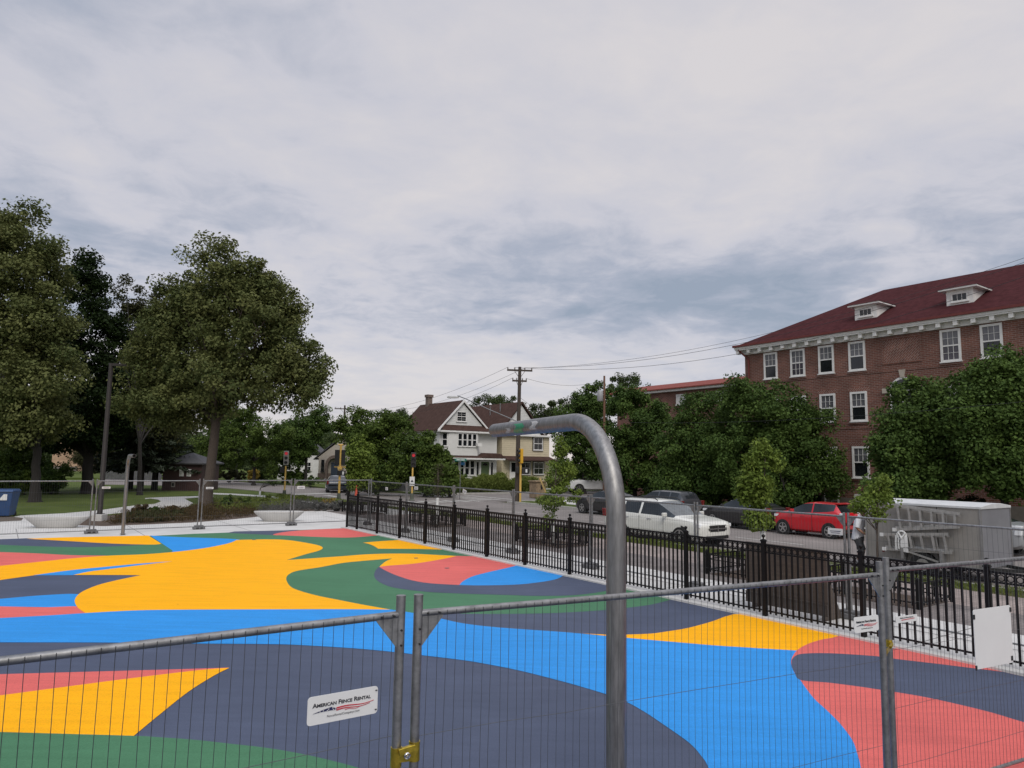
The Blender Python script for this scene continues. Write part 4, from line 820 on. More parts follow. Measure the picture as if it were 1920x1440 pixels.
# cream house to its right
ch = thing('cream_house', 'cream clapboard house with dark trimmed windows and a brown porch roof, behind the wooden pole', 'house', W(33.4, 30.75), ANG)
b = MB(); b.box(.2, .25, -.2, 6.5, 11, 5.55); b.build('wall', M['clap_cream'], ch)
b = MB(); b.prism([(-.1, .2, 5.6), (5.3, .2, 5.6), (2.6, .2, 8.75)], (0, .1, 0)); b.build('gable_wall', M['clap_white'], ch)
rf = gable_roof(ch, -.5, 5.75, 2.62, .0, 10.5, 5.5, 9.1, M['shingle_brown'])
b = MB()
for x, y, z in ((1.8, 3, 8.5), (1.5, 4.5, 8.2)): b.tube([(x, y, z-.6), (x, y, z+.55)], .06, 8)
b.build('vent_pipe', M['galv'], rf)
b = MB(); b.box(-.1, -.1, 5.42, 6.7, .25, 5.6); b.build('eave_trim', M['white_paint'], ch)
mat('dark_trim', (.03, .028, .03), .5)
def dwin(x, z, w, h, cols=2):
    b = MB(); b.box(x-w/2-.1, .2, z-.1, x+w/2+.1, .25, z+h+.1); b.build('window_surround', M['dark_trim'], ch); win(ch, (x, .2, z), X, Yv, w, h, cols, 1, cas=.08)
dwin(4.9, 4.0, 1.25, 1.4); dwin(3.2, 1.4, 1.35, 1.3); dwin(5.0, 1.4, 1.35, 1.3); win(ch, (2.5, .2, 6.3), X, Yv, 1.5, .75, 2, 1, cas=.08, meet=False)
b = MB(); b.box(1.2, .16, .7, 2.1, .25, 2.75); d = b.build('door', M['white_paint'], ch); b = MB(); b.box(1.38, .15, 1.65, 1.92, .158, 2.6); b.build('pane', M['glass'], d)
b = MB(); b.prism([(.1, -1.0, 2.9), (6.6, -1.0, 2.9), (6.5, .25, 3.3), (.2, .25, 3.3)], (0, .02, -.06)); b.add([(.1, -1.0, 2.82), (6.6, -1.0, 2.82), (6.6, -1, 2.95), (.1, -1, 2.95)], [(0, 1, 2, 3)]); b.build('porch_roof', M['shingle_brown'], ch)
b = MB(); b.box(1.0, -1.2, -.2, 2.3, .2, .6); b.build('front_steps', M['concrete'], ch)
# stone gate pier
q = D(1008, 930, 57); t = thing('stone_pier', 'tan stone gate pier with a dark lamp, right of the grassy hedge', 'pier', (q.x, q.y, -.1), ANG)
b = MB(); b.box(-.48, -.48, 0, .48, .48, 1.25); b.build('pier_body', mat('tan_stone', (.26, .19, .12), .95, var=.35, scale=5, bump=.5, bscale=12), t, bevel=.03)
b = MB(); b.box(-.56, -.56, 1.25, .56, .56, 1.36); b.build('pier_cap', M['tan_stone'], t, bevel=.02); b = MB(); b.lathe((0, -.5, .85), [(.06, -.15), (.1, 0), (.08, .15), (.02, .2)], 8); b.build('lamp', M['plastic_black'], t)
# stucco cottage with an arched porch
q = D(592, 893, 85); c_ = thing('stucco_cottage', 'small beige stucco cottage with an arched brick porch and tall narrow windows', 'house', (q.x, q.y, -.1), .10)
mat('stucco_beige', (.40, .36, .31), .9, var=.08, bump=.2, bscale=50)
b = MB(); b.box(.2, .4, 0, 7.5, 8, 2.9); b.prism([(.0, .4, 2.9), (5.4, .4, 2.9), (3.0, .4, 5.3)], (0, .2, 0)); b.build('wall', M['stucco_beige'], c_); b = MB(); b.box(.15, .35, 0, 7.55, .42, 1.1); b.build('brick_base', M['chimney_brick'], c_)
gable_roof(c_, -.4, 6.0, 3.0, .3, 8, 2.8, 5.8, mat('shingle_grey', (.06, .06, .065), .9, var=.2, bump=.4, bscale=30))
b = MB(); n = 16; oo = [(1.05, 0), (1.05, 2.0)]+[(2.1-1.05*math.cos(PI*i/n), 2.0+1.25*math.sin(PI*i/n)) for i in range(n+1)]+[(3.15, 0)]; ii = [(2.85, 0)]+[(2.1+.75*math.cos(PI*i/n), 1.95+.95*math.sin(PI*i/n)) for i in range(n+1)]+[(1.35, 0)]
b.prism([(x, -.2, z) for x, z in oo+ii], (0, .6, 0)); b.build('porch_arch', M['chimney_brick'], c_)
b = MB(); b.box(1.7, .30, .3, 2.5, .36, 2.4); b.build('door', mat('door_blue', (.03, .045, .075), .5), c_)
for x in (3.9, 4.4, 4.9): win(c_, (x, .35, 1.3), X, Yv, .36, 1.45, 1, 1, cas=.04, meet=False, frame=M['dark_trim'])
win(c_, (.7, .35, 1.3), X, Yv, .36, 1.4, 1, 1, cas=.04, meet=False, frame=M['dark_trim'])
# maroon park shed with vents
sp = P(303, 919.5); sp2 = P(403, 925); sa = math.atan2(sp2.y-sp.y, sp2.x-sp.x)
sd = thing('park_shed', 'maroon board park shed with a low grey hipped roof, behind the leaning linden trunk', 'shed', (sp.x, sp.y, 0), .02)
L_ = (D(376, 900, 57)-D(303, 900, 57)).length
b = MB(); b.box(0, 0, -.05, L_, 3.6, 2.2); b.build('wall', M['shed_maroon'], sd)
b = MB(); b.loft([[(-.3, -.3, 2.12), (L_+.3, -.3, 2.12), (L_+.3, 3.9, 2.12), (-.3, 3.9, 2.12)], [(-.3, -.3, 2.22), (L_+.3, -.3, 2.22), (L_+.3, 3.9, 2.22), (-.3, 3.9, 2.22)], [(1.5, 1.7, 3.05), (L_-1.5, 1.7, 3.05), (L_-1.5, 1.9, 3.05), (1.5, 1.9, 3.05)]]); b.build('roof', M['shingle_grey'], sd)
for x in (L_*.49, L_*.68): b = MB(); b.box(x-.17, -.05, 1.15, x+.17, 0, 1.72); v = b.build('vent_cover', M['sign_white'], sd); b = MB(); [b.box(x-.12, -.056, 1.25+.1*i, x+.12, -.05, 1.29+.1*i) for i in range(4)]; b.build('louvre', M['kerb_concrete'], v)
b = MB(); b.box(L_*.24, -.05, .28, L_*.34, 0, .68); v = b.build('hatch_frame', mat('hatch', (.25, .22, .2), .6), sd); b = MB(); b.box(L_*.26, -.056, .36, L_*.32, -.05, .60); b.build('hatch', M['plastic_black'], v)
# far buff building and garage
q = D(100, 830, 118); t = thing('buff_building', 'tall windowless buff brick building far behind the left linden trunk', 'building', (q.x, q.y, 0), .15)
brickmat('buff_brick', (.50, .33, .22), (.44, .28, .19), (.42, .32, .24), .4, .2, 'wall', .02)
b = MB(); b.box(0, 0, -.2, 3.9, 8, 5.0); b.build('wall', M['buff_brick'], t); b = MB(); b.box(-.1, -.1, 5.0, 4.0, 8.1, 5.2); b.build('coping', M['stone'], t); b = MB(); b.box(-.05, -.06, -.2, 3.95, 0, .8); b.build('base_course', M['foundation'], t)
q = D(733, 905, 64); t = thing('garage', 'grey block garage wall glimpsed under the bushy trees beside the white house', 'garage', (q.x, q.y, -.1), ANG)
b = MB(); b.box(0, 0, 0, 3.2, 5, 1.5); b.build('wall', mat('grey_block', (.30, .30, .29), .9, var=.1), t); b = MB(); b.prism([(-.3, -.3, 1.5), (3.5, -.3, 1.5), (1.6, -.3, 2.7)], (0, 5.6, 0)); b.build('roof', M['shingle_grey'], t)
q = D(520, 888, 92); t = thing('white_cottage', 'small white house half hidden behind the left yellow signal', 'house', (q.x, q.y, -.1), .1)
b = MB(); b.box(0, 0, 0, 5.5, 6, 3.2); b.build('wall', M['clap_white'], t); gable_roof(t, -.4, 5.9, 2.75, -.3, 6.4, 3.2, 5.6, M['shingle_grey']); win(t, (1.3, 0, 1.2), X, Yv, .9, 1.2); win(t, (3.8, 0, 1.2), X, Yv, .9, 1.2)
# dark board fence far left behind the lawn
pa, pb_ = P(195, 899.2), P(305, 901); t = thing('board_fence', 'weathered grey vertical board fence far behind the spruces', 'fence', pa, math.atan2(pb_.y-pa.y, pb_.x-pa.x))
b = MB(); L_ = (pb_-pa).length; n = int(L_/.2)
for i in range(n): b.box(i*.2, 0, 0, i*.2+.17, .025, 1.55+.08*math.sin(i*2.3))
b.build('board_run', mat('grey_boards', (.085, .085, .09), .9, var=.4, scale=3), t); b = MB(); b.box(0, .026, .4, L_, .08, .48); b.box(0, .026, 1.2, L_, .08, 1.28); b.build('rail', M['grey_boards'], t)
# ------------------------------------------------------------ foliage
def leafmat(name, dark, light, trans=.25, rough=.6):
    m = bpy.data.materials.new(name); m.use_nodes = True; MATS[name] = m; nt = m.node_tree; N = nt.nodes; L = nt.links; N.clear()
    out = N.new('ShaderNodeOutputMaterial'); at = N.new('ShaderNodeAttribute'); at.attribute_name = 'tint'
    r = N.new('ShaderNodeValToRGB'); e = r.color_ramp.elements; e[0].color = (*dark, 1); e[1].color = (*light, 1); L.new(at.outputs['Fac'], r.inputs[0])
    p = N.new('ShaderNodeBsdfPrincipled'); p.inputs['Roughness'].default_value = rough; p.inputs['Specular IOR Level'].default_value = .10; L.new(r.outputs[0], p.inputs['Base Color'])
    t = N.new('ShaderNodeBsdfTranslucent'); L.new(r.outputs[0], t.inputs['Color'])
    mx = N.new('ShaderNodeMixShader'); mx.inputs[0].default_value = trans; L.new(p.outputs[0], mx.inputs[1]); L.new(t.outputs[0], mx.inputs[2]); L.new(mx.outputs[0], out.inputs['Surface'])
leafmat('leaf_linden', (.042, .064, .020), (.175, .185, .066)); leafmat('leaf_maple', (.025, .052, .013), (.115, .178, .042)); leafmat('leaf_dark', (.007, .015, .005), (.028, .048, .012))
leafmat('leaf_green', (.028, .055, .012), (.12, .17, .036)); leafmat('leaf_young', (.065, .105, .018), (.205, .27, .052)); leafmat('leaf_spruce', (.020, .030, .020), (.075, .092, .062), .1)
leafmat('leaf_olive', (.024, .028, .011), (.07, .072, .030)); leafmat('leaf_yellow', (.18, .14, .03), (.42, .30, .06)); leafmat('leaf_grey', (.06, .065, .055), (.17, .165, .16)); leafmat('leaf_russet', (.05, .035, .018), (.12, .085, .04))
leafmat('leaf_grass', (.065, .095, .020), (.21, .25, .06)); leafmat('leaf_back', (.024, .040, .013), (.085, .115, .040))
def leaves_mesh(name, cen, size, m, up=.35, asp=.62, tint=None, nrm=None):
    n = len(cen); nv = RNG.normal(size=(n, 3)); nv[:, 2] = np.abs(nv[:, 2])*.6+up
    if nrm is not None: nv += nrm*.9
    nv /= np.linalg.norm(nv, axis=1)[:, None]
    a = RNG.normal(size=(n, 3)); a -= nv*np.sum(a*nv, axis=1)[:, None]; a /= np.linalg.norm(a, axis=1)[:, None]; bt = np.cross(nv, a)
    sz = size*RNG.uniform(.6, 1.35, n)[:, None]
    v = np.stack([cen-a*sz, cen+bt*sz*asp-nv*sz*.12, cen+a*sz, cen-bt*sz*asp-nv*sz*.12], 1).reshape(-1, 3)
    me = bpy.data.meshes.new(name); me.vertices.add(n*4); me.vertices.foreach_set('co', v.astype(np.float32).ravel())
    me.loops.add(n*4); me.loops.foreach_set('vertex_index', np.arange(n*4, dtype=np.int32)); me.polygons.add(n)
    me.polygons.foreach_set('loop_start', np.arange(0, n*4, 4, dtype=np.int32)); me.polygons.foreach_set('loop_total', np.full(n, 4, dtype=np.int32))
    me.update(calc_edges=True)
    at = me.attributes.new('tint', 'FLOAT', 'FACE'); t = RNG.uniform(0, 1, n)*.38+(tint*.5 if tint is not None else .3)+.06
    at.data.foreach_set('value', np.clip(t, 0, 1).astype(np.float32)); me.materials.append(m); return me
def crown(name, ells, n, size, m, parent, clump=.85, nclump=None, fill=.45, up=.35, gap=.0, squash=.75):
    """ells: (cx, cy, cz, rx, ry, rz) lobes; leaves gather in clumps spread through the outer part of each lobe."""
    vol = np.array([e[3]*e[4]*e[5] for e in ells])**.67; vol /= vol.sum(); C = []; T = []; Nn = []; K = []
    n = int(n*2.6); size *= .60; clump *= .86; nclump = int(nclump*1.3) if nclump else int(n/165)
    for e, f in zip(ells, vol):
        k = max(3, int(nclump*f)); d = RNG.normal(size=(k, 3)); d /= np.linalg.norm(d, axis=1)[:, None]
        rr = 1-np.abs(RNG.normal(size=k))*fill*.55; rr = np.clip(rr, .1, 1.08); cc = np.array(e[:3])+d*np.array(e[3:])*rr[:, None]
        C.append(cc); T.append(RNG.uniform(0, 1, k)); K.append(np.full(k, 1.)); Nn.append(d)
    C = np.concatenate(C); T = np.concatenate(T); Nn = np.concatenate(Nn)
    w = RNG.uniform(.35, 1.4, len(C)); w /= w.sum(); idx = RNG.choice(len(C), n, p=w); r = clump*RNG.uniform(.55, 1.25, len(C))
    off = RNG.normal(size=(n, 3)); off /= np.linalg.norm(off, axis=1)[:, None]; off *= (RNG.uniform(0, 1, n)**.45)[:, None]; off[:, 2] *= squash
    cen = C[idx]+off*r[idx][:, None]
    me = leaves_mesh(name, cen, size, m, up=up, tint=T[idx], nrm=Nn[idx]*.35+off*.5)
    o = bpy.data.objects.new(name, me); COL.objects.link(o); o.parent = parent; return C
def limbs(name, base, fork, tips, r0, m, parent, seed=0, wob=.05):
    rg = random.Random(seed); b = MB(); base, fork = Vector(base), Vector(fork); n = 6; pts = []
    for i in range(n+1):
        u = i/n; p = base.lerp(fork, u)+Vector((rg.uniform(-1, 1), rg.uniform(-1, 1), 0))*wob*(0 if i in (0, n) else 1)*r0*3; pts.append(p)
    rad = [r0*(1.75 if i == 0 else 1.15 if i == 1 else 1-.22*i/n) for i in range(n+1)]; pts.insert(1, pts[0].lerp(pts[1], .25)); rad.insert(1, r0*1.3); pts.insert(0, pts[0]-Vector((0, 0, .4))); rad.insert(0, r0*2.1)
    b.tube(pts, rad, 12)
    for tp in tips:
        tp = Vector(tp); l = (tp-fork).length; s0 = fork-(fork-base)*rg.uniform(0, .12); mid = s0.lerp(tp, .45)+Vector((0, 0, l*.10))+Vector((rg.uniform(-1, 1), rg.uniform(-1, 1), rg.uniform(-.3, .5)))*l*.07
        ra = r0*rg.uniform(.34, .55); b.tube([s0, s0.lerp(mid, .5)+Vector((0, 0, l*.02)), mid, mid.lerp(tp, .55), tp], [ra, ra*.8, ra*.55, ra*.32, .015], 7)
        for k in range(4):
            u = rg.uniform(.3, .9); p = mid.lerp(tp, u) if rg.random() < .6 else s0.lerp(mid, u); e = p+Vector((rg.uniform(-1, 1), rg.uniform(-1, 1), rg.uniform(-.1, .8)))*l*.28
            b.tube([p, p.lerp(e, .5)+Vector((0, 0, .06*l*.3)), e], [ra*.3, ra*.18, .01], 5)
    return b.build(name, m, parent, smooth=60)
def px_ells(L, Y, root, ry=.85):
    out = []
    for x, y, rx, rz, *dy in L:
        yy = Y+(dy[0] if dy else 0); q = D(x, y, yy); k = yy/F; out.append((q.x-root.x, q.y-root.y, q.z-root.z, rx*k, rx*k*ry, rz*k))
    return out
def big_tree(label, base, fork_px, Y, L, n, size, leaf, bark, r0, seed, ntip=12, group=None, name='tree', clump=.85, fill=.45, cat='tree', up=.35, nclump=None, squash=.75):
    q = P(*base) if base[1] > 880 and len(base) == 2 else Vector((D(base[0], base[1], Y).x, Y, 0)); q.z = -.05
    t = thing(name, label, cat, q, 0, group); E = px_ells(L, Y, q); fk = D(fork_px[0], fork_px[1], q.y)-q
    C = crown('crown', E, n, size, leaf, t, clump, fill=fill, up=up, nclump=nclump, squash=squash); rg = random.Random(seed); tips = [C[rg.randrange(len(C))] for _ in range(ntip)]
    tips = [Vector(c)*.94+fk*.06 for c in tips]; limbs('trunk', (0, 0, 0), fk, tips, r0, bark, t, seed); return t
big_tree('biggest yellowish green linden filling the left edge, forked dark trunk on the lawn', (65, 941), (70, 838), 42, [(20, 560, 105, 165), (-70, 600, 130, 190, 1), (75, 690, 72, 120, -1), (20, 740, 110, 85), (-60, 760, 120, 80, 1), (45, 480, 60, 110, .5), (0, 430, 48, 68, .5), (30, 795, 105, 42), (100, 620, 45, 80)], 42000, .165, M['leaf_linden'], M['bark_dark'], .26, 1, 16, clump=1.0, fill=.55)
big_tree('large yellowish green linden with a thick leaning bare trunk, left of the intersection', (386, 949), (407, 775), 40.5, [(405, 540, 92, 92), (335, 575, 52, 66), (470, 545, 58, 66), (340, 640, 88, 105, .5), (460, 620, 105, 115), (535, 680, 75, 88), (580, 715, 48, 60), (285, 700, 62, 80, 1), (420, 715, 125, 62, -.5), (330, 745, 75, 45), (520, 585, 55, 60), (270, 765, 55, 40, 1), (350, 775, 55, 28, 1)], 48000, .15, M['leaf_linden'], M['bark'], .29, 2, 18, clump=.9, fill=.7)
big_tree('very dark dense maple standing between the two big lindens', (165, 925), (165, 850), 52, [(150, 570, 48, 85), (150, 680, 72, 120), (180, 760, 75, 85), (90, 780, 90, 60, 2), (200, 650, 34, 90), (205, 760, 40, 80), (120, 815, 95, 34), (150, 520, 36, 50)], 24000, .19, M['leaf_dark'], M['bark_dark'], .4, 3, 10, clump=1.0)
big_tree('sparse olive tree with gaps of sky showing, just behind the leaning linden', (262, 928), (262, 820), 56, [(240, 580, 30, 65), (285, 610, 42, 85), (240, 690, 52, 80), (300, 720, 60, 75), (232, 780, 50, 60), (300, 800, 60, 45)], 16000, .17, M['leaf_olive'], M['bark_dark'], .15, 4, 14, clump=1.0, fill=.9)
# spruces with drooping boughs
def spruce(px, pyb, Y, H, Rb, label, seed, z0=1.6):
    q = P(px, pyb); q.z = -.05; t = thing('spruce_tree', label, 'tree', q, 0, 'spruces by the park shed'); rg = random.Random(seed); b = MB(); b.tube([(0, 0, 0), (.05, 0, H*.5), (0, 0, H)], [.26, .17, .02], 10); C = []; Nn = []
    z = z0
    while z < H-.3:
        u = (z-z0)/(H-z0); Rr = Rb*(1-u)**.8*rg.uniform(.8, 1.1); k = rg.randint(6, 8); a0 = rg.uniform(0, 6)
        for i in range(k):
            a = a0+2*PI*i/k+rg.uniform(-.25, .25); L = Rr*rg.uniform(.75, 1.15); d = Vector((math.cos(a), math.sin(a), 0)); pts = [Vector((0, 0, z))+d*L*s-Vector((0, 0, L*(.34*s-.14*s*s*s))) for s in (0, .35, .7, 1)]
            b.tube(pts, [.045, .03, .02, .008], 5)
            for j in range(int(26*L)+6):
                s = rg.uniform(.12, 1.02); p = Vector((0, 0, z))+d*L*s-Vector((0, 0, L*(.34*s-.14*s*s*s))); sw = (1-.5*s)*.42; C.append(p+Vector((-d.y, d.x, 0))*rg.uniform(-sw, sw)+Vector((0, 0, rg.uniform(-.20, .04)))); Nn.append(d)
        z += rg.uniform(.36, .52)
    me = leaves_mesh('crown', np.array(C), .22, M['leaf_spruce'], up=.7, asp=.35); o = bpy.data.objects.new('crown', me); COL.objects.link(o); o.parent = t; b.build('trunk', M['bark_dark'], t, smooth=60)
spruce(243, 917, 56, 9.5, 3.4, 'spruce with drooping grey green boughs, leftmost of the three by the shed', 21, 2.2); spruce(262, 921, 53, 10.5, 3.0, 'middle spruce of the three by the shed, with a pale bare lower trunk', 22, 2.6); spruce(289, 919, 54, 9, 3.0, 'spruce with a thick dark trunk right beside the maroon shed wall', 23, 2.4)
# trees of the far streets
FT = [((478, 905), [(450, 815, 62, 60), (510, 830, 48, 55), (410, 840, 40, 50)], 74, 'leaf_green', 9000, 'round green tree beyond the road, right behind the leaning linden trunk'),
 ((575, 900), [(558, 820, 42, 52), (545, 848, 34, 36), (598, 790, 24, 28)], 79, 'leaf_maple', 8000, 'dark spreading tree overhanging the stucco cottage'),
 ((690, 915), [(668, 805, 36, 38), (700, 815, 48, 48), (745, 825, 42, 55), (698, 860, 42, 45), (730, 880, 40, 35)], 63, 'leaf_green', 15000, 'dense bushy green tree mass left of the white house'),
 ((655, 910), [(676, 862, 24, 42), (682, 895, 26, 22)], 57, 'leaf_young', 4500, 'lighter leafy tree right of the middle yellow signal'),
 ((800, 920), [(795, 850, 38, 36), (760, 870, 36, 32), (826, 865, 20, 35), (740, 890, 26, 26)], 57, 'leaf_green', 8500, 'arching small tree in front of the white house side'),
 ((845, 925), [(838, 895, 26, 28), (815, 905, 28, 22)], 56, 'leaf_green', 3000, 'light shrubby tree below the white house bay window'),
 ((765, 850), [(765, 785, 35, 22), (740, 790, 20, 18), (800, 778, 25, 16)], 120, 'leaf_back', 2500, 'dark tree top showing over the left roof slope of the white house'),
 ((930, 850), [(930, 762, 48, 24), (895, 768, 22, 20), (975, 775, 24, 24)], 120, 'leaf_back', 4500, 'round tree crown between the roofs of the white and cream houses'),
 ((1020, 880), [(1020, 785, 40, 30), (1055, 780, 35, 40), (1000, 800, 25, 25)], 92, 'leaf_back', 6000, 'spiky tree group right of the cream house gable'),
 ((1175, 880), [(1175, 735, 42, 34), (1130, 755, 35, 30)], 100, 'leaf_back', 4500, 'tall far tree behind the transformer pole'),
 ((1095, 920), [(1085, 800, 45, 55), (1110, 760, 40, 45), (1075, 850, 40, 50), (1130, 840, 45, 60)], 66, 'leaf_maple', 13000, 'dark overgrown tree behind the bend of the steel hoop'),
 ((1190, 935), [(1200, 790, 62, 65), (1165, 860, 55, 60), (1235, 830, 50, 80), (1200, 900, 60, 35), (1185, 752, 42, 28), (1240, 905, 50, 35)], 54, 'leaf_maple', 17000, 'dark leafy street tree right of the hoop bend, below the red wing roof')]
FT += [((335, 900), [(330, 840, 60, 40), (380, 850, 45, 40), (430, 860, 40, 28)], 96, 'leaf_back', 7000, 'far green trees rising behind the shed roof'),
 ((520, 900), [(520, 850, 60, 42), (600, 850, 60, 40), (560, 815, 45, 30)], 104, 'leaf_back', 8000, 'far dark trees filling the gap behind the red signal'),
 ((165, 890), [(165, 835, 32, 48), (190, 845, 30, 40)], 108, 'leaf_olive', 4000, 'far conifer like tree right of the buff building'),
 ((30, 890), [(30, 820, 75, 50), (-60, 830, 60, 50)], 96, 'leaf_back', 6000, 'far tree behind the shrubs at the left edge'),
 ((445, 890), [(445, 800, 45, 40), (415, 800, 40, 45)], 84, 'leaf_green', 6000, 'green tree beyond the road touching the lower linden crown')]
for i, (bs, L, Y, lf, n, lb) in enumerate(FT):
    big_tree(lb, (bs[0], 860), (bs[0], min(l[1] for l in L)+45), Y, L, n, .13+Y*.0008, M[lf], M['bark_dark'], .16 if Y > 60 else .14, 40+i, 6, 'trees beyond the street', clump=.55+Y*.004, fill=.6)
SB = [((1340, 955), [(1330, 800, 75, 70), (1290, 850, 60, 60), (1350, 870, 75, 50), (1300, 905, 80, 32), (1385, 905, 60, 35)], 45.5, 28000, 'dense dark street tree behind the white car, left of the brick corner'),
      ((1460, 955), [(1440, 775, 78, 62), (1490, 810, 75, 60), (1410, 850, 80, 60), (1530, 850, 50, 55), (1490, 885, 70, 35), (1440, 915, 80, 28), (1385, 740, 40, 35), (1550, 900, 40, 30)], 42, 27000, 'broad dense street tree covering the left of the brick facade'),
      ((1730, 950), [(1720, 780, 65, 75), (1690, 850, 55, 65), (1770, 830, 75, 80), (1800, 770, 50, 75), (1730, 900, 70, 40), (1690, 915, 60, 28)], 34, 26000, 'large street tree over the trailer roof hiding the brick ground floor'),
      ((1880, 960), [(1880, 730, 62, 75), (1840, 790, 62, 65), (1930, 780, 70, 100), (1880, 870, 75, 65)], 31.5, 28000, 'large street tree at the right edge covering the last brick windows')]
for i, (bs, L, Y, n, lb) in enumerate(SB):
    big_tree(lb, (bs[0], 860), (bs[0], 860), Y, L, n, .135, M['leaf_maple'], M['bark_dark'], .17, 60+i, 10, 'trees in front of the brick building', clump=.8, fill=.6)
n = 26000; a = RNG.uniform(-130, 8, n); Yd = 165+RNG.uniform(0, 40, n); hh = 7.5+2.5*np.sin(a*.21)+1.8*np.sin(a*.53+1)+1.2*np.sin(a*1.3)
c = np.stack([a*1.4-18, Yd, np.maximum(0, hh)*RNG.uniform(.02, 1, n)**.7], 1)
me = leaves_mesh('distant_trees', c, .75, M['leaf_back'], tint=RNG.uniform(0, .6, n)); o = bpy.data.objects.new('distant_trees', me); COL.objects.link(o); o['kind'] = 'stuff'
# young street trees in the guards
def young(s, t_, ells, n, size, lb, seed, leaf='leaf_young', H=3.2, guard=True, stake=None, r0=.035, gh=1.12):
    q = W(s, t_); t = thing('young_tree', lb, 'tree', q, 0, 'young street trees'); E = [(D(x, y, q.y+dy).x-q.x, dy, D(x, y, q.y+dy).z, rx*q.y/F, rx*q.y/F, rz*q.y/F) for x, y, rx, rz, dy in ells]
    C = crown('crown', E, n, size, M[leaf], t, .26, fill=.9, nclump=max(12, n//40)); rg = random.Random(seed); tips = [C[rg.randrange(len(C))] for _ in range(12)]
    fz_ = min(e[2]-e[5]*.3 for e in E); top = max((e[2]+e[5]*.4, e[0]) for e in E); b = MB(); b.tube([(0, 0, 0), (.01, 0, fz_*.6), (top[1]*.4, 0, (fz_+top[0])/2), (top[1], 0, top[0])], [r0, r0*.9, r0*.6, .008], 8)
    for c in tips:
        c = Vector(c); z = max(fz_*.7, c.z-.5); b.tube([(top[1]*.3*min(1, z/top[0]), 0, z), c.lerp(Vector((0, 0, z)), .5), c], [.012, .008, .004], 5)
    b.build('trunk', M['bark'], t, smooth=60)
    if guard: b = MB(); b.lathe((0, 0, .02), [(.066, 0), (.066, gh)], 12); b.build('trunk_guard', M['tree_guard_white'], t, smooth=40)
    if stake: b = MB(); p0 = D(stake[0], stake[1], q.y+.1)-q; p1 = D(stake[2], stake[3], q.y+.15)-q; b.tube([p0, p1], .03, 8); b.build('stake', mat('stake_wood', (.50, .36, .14), .7), t)
    return t
young(TREE_S[1], 4.0, [(822, 905, 11, 30, 0), (822, 880, 8, 16, .2)], 260, .06, 'thin sparse young street tree with a white trunk guard, left of the street name sign', 81, 'leaf_olive')
young(TREE_S[2], 4.0, [(1046, 850, 16, 38, 0), (1048, 905, 30, 26, .2), (1030, 940, 26, 16, -.2), (1065, 880, 26, 16, .3), (1025, 975, 10, 10, -.3), (1080, 930, 15, 14, 0)], 2300, .07, 'young light green tree tied to a leaning yellow stake behind the steel hoop', 82, stake=(1012, 896, 1032, 945))
young(TREE_S[3], 4.0, [(1420, 900, 26, 52, 0), (1434, 845, 12, 28, .1), (1405, 860, 12, 22, -.1), (1420, 960, 22, 32, 0), (1458, 868, 14, 18, 0), (1400, 925, 14, 30, 0), (1432, 976, 18, 10, -.1)], 3000, .075, 'upright bright green young street tree with white trunk guard, between two cars', 83)
young(TREE_S[4], 4.0, [(1645, 922, 26, 18, 0), (1622, 940, 20, 11, 0), (1662, 940, 12, 10, 0), (1640, 966, 9, 12, 0), (1610, 952, 12, 7, .1), (1652, 905, 12, 8, 0)], 800, .06, 'small sapling with a thin leaning stem in front of the trailer left end', 84, guard=False, r0=.02)
young(*st(P(487, 929)), [(509, 902, 9, 6, 0), (514, 907, 6, 5, 0)], 160, .09, 'tiny leaning sapling with a white guard beside the far road, left of the red signal', 85, 'leaf_green', gh=.32)
# shrubs and hedges
def shrub(px, py, Y, rx, rz, n, leaf, lb, size=.11, name='shrub', cat='shrub', group='park shrubs', blobs=3, z0=0.):
    q = D(px, py, Y); q.z = z0; t = thing(name, lb, cat, q, 0, group); k = Y/F; rg = random.Random(int(px*7+py)); E = [((rg.uniform(-.5, .5)*rx*k if i else 0), rg.uniform(-.3, .3)*rx*k, rz*k*(1.0 if i == 0 else rg.uniform(.6, 1.1)), rx*k*(.8 if i == 0 else .55), rx*k*.7, rz*k*(1 if i == 0 else .7)) for i in range(blobs)]
    C = crown('foliage', E, n, size, M[leaf], t, .3*max(.5, rz*k), fill=1.1, nclump=max(20, n//40)); b = MB()
    for i in range(7): c = Vector(C[rg.randrange(len(C))]); b.tube([(rg.uniform(-.1, .1), rg.uniform(-.1, .1), 0), c*.6, c], [.03, .02, .006], 5)
    b.build('stem', M['bark_dark'], t); return t
shrub(20, 920, 54, 62, 52, 9000, 'leaf_green', 'tall leafy shrub mass at the left edge behind the blue bin', .13); shrub(95, 915, 50, 40, 32, 6000, 'leaf_maple', 'dark rounded shrub right behind the big linden trunk', .12); shrub(45, 925, 49, 26, 24, 2600, 'leaf_young', 'light leaved shrub just left of the big linden trunk', .11); shrub(8, 925, 47, 36, 24, 3500, 'leaf_green', 'low rounded shrub above the blue bin', .11)
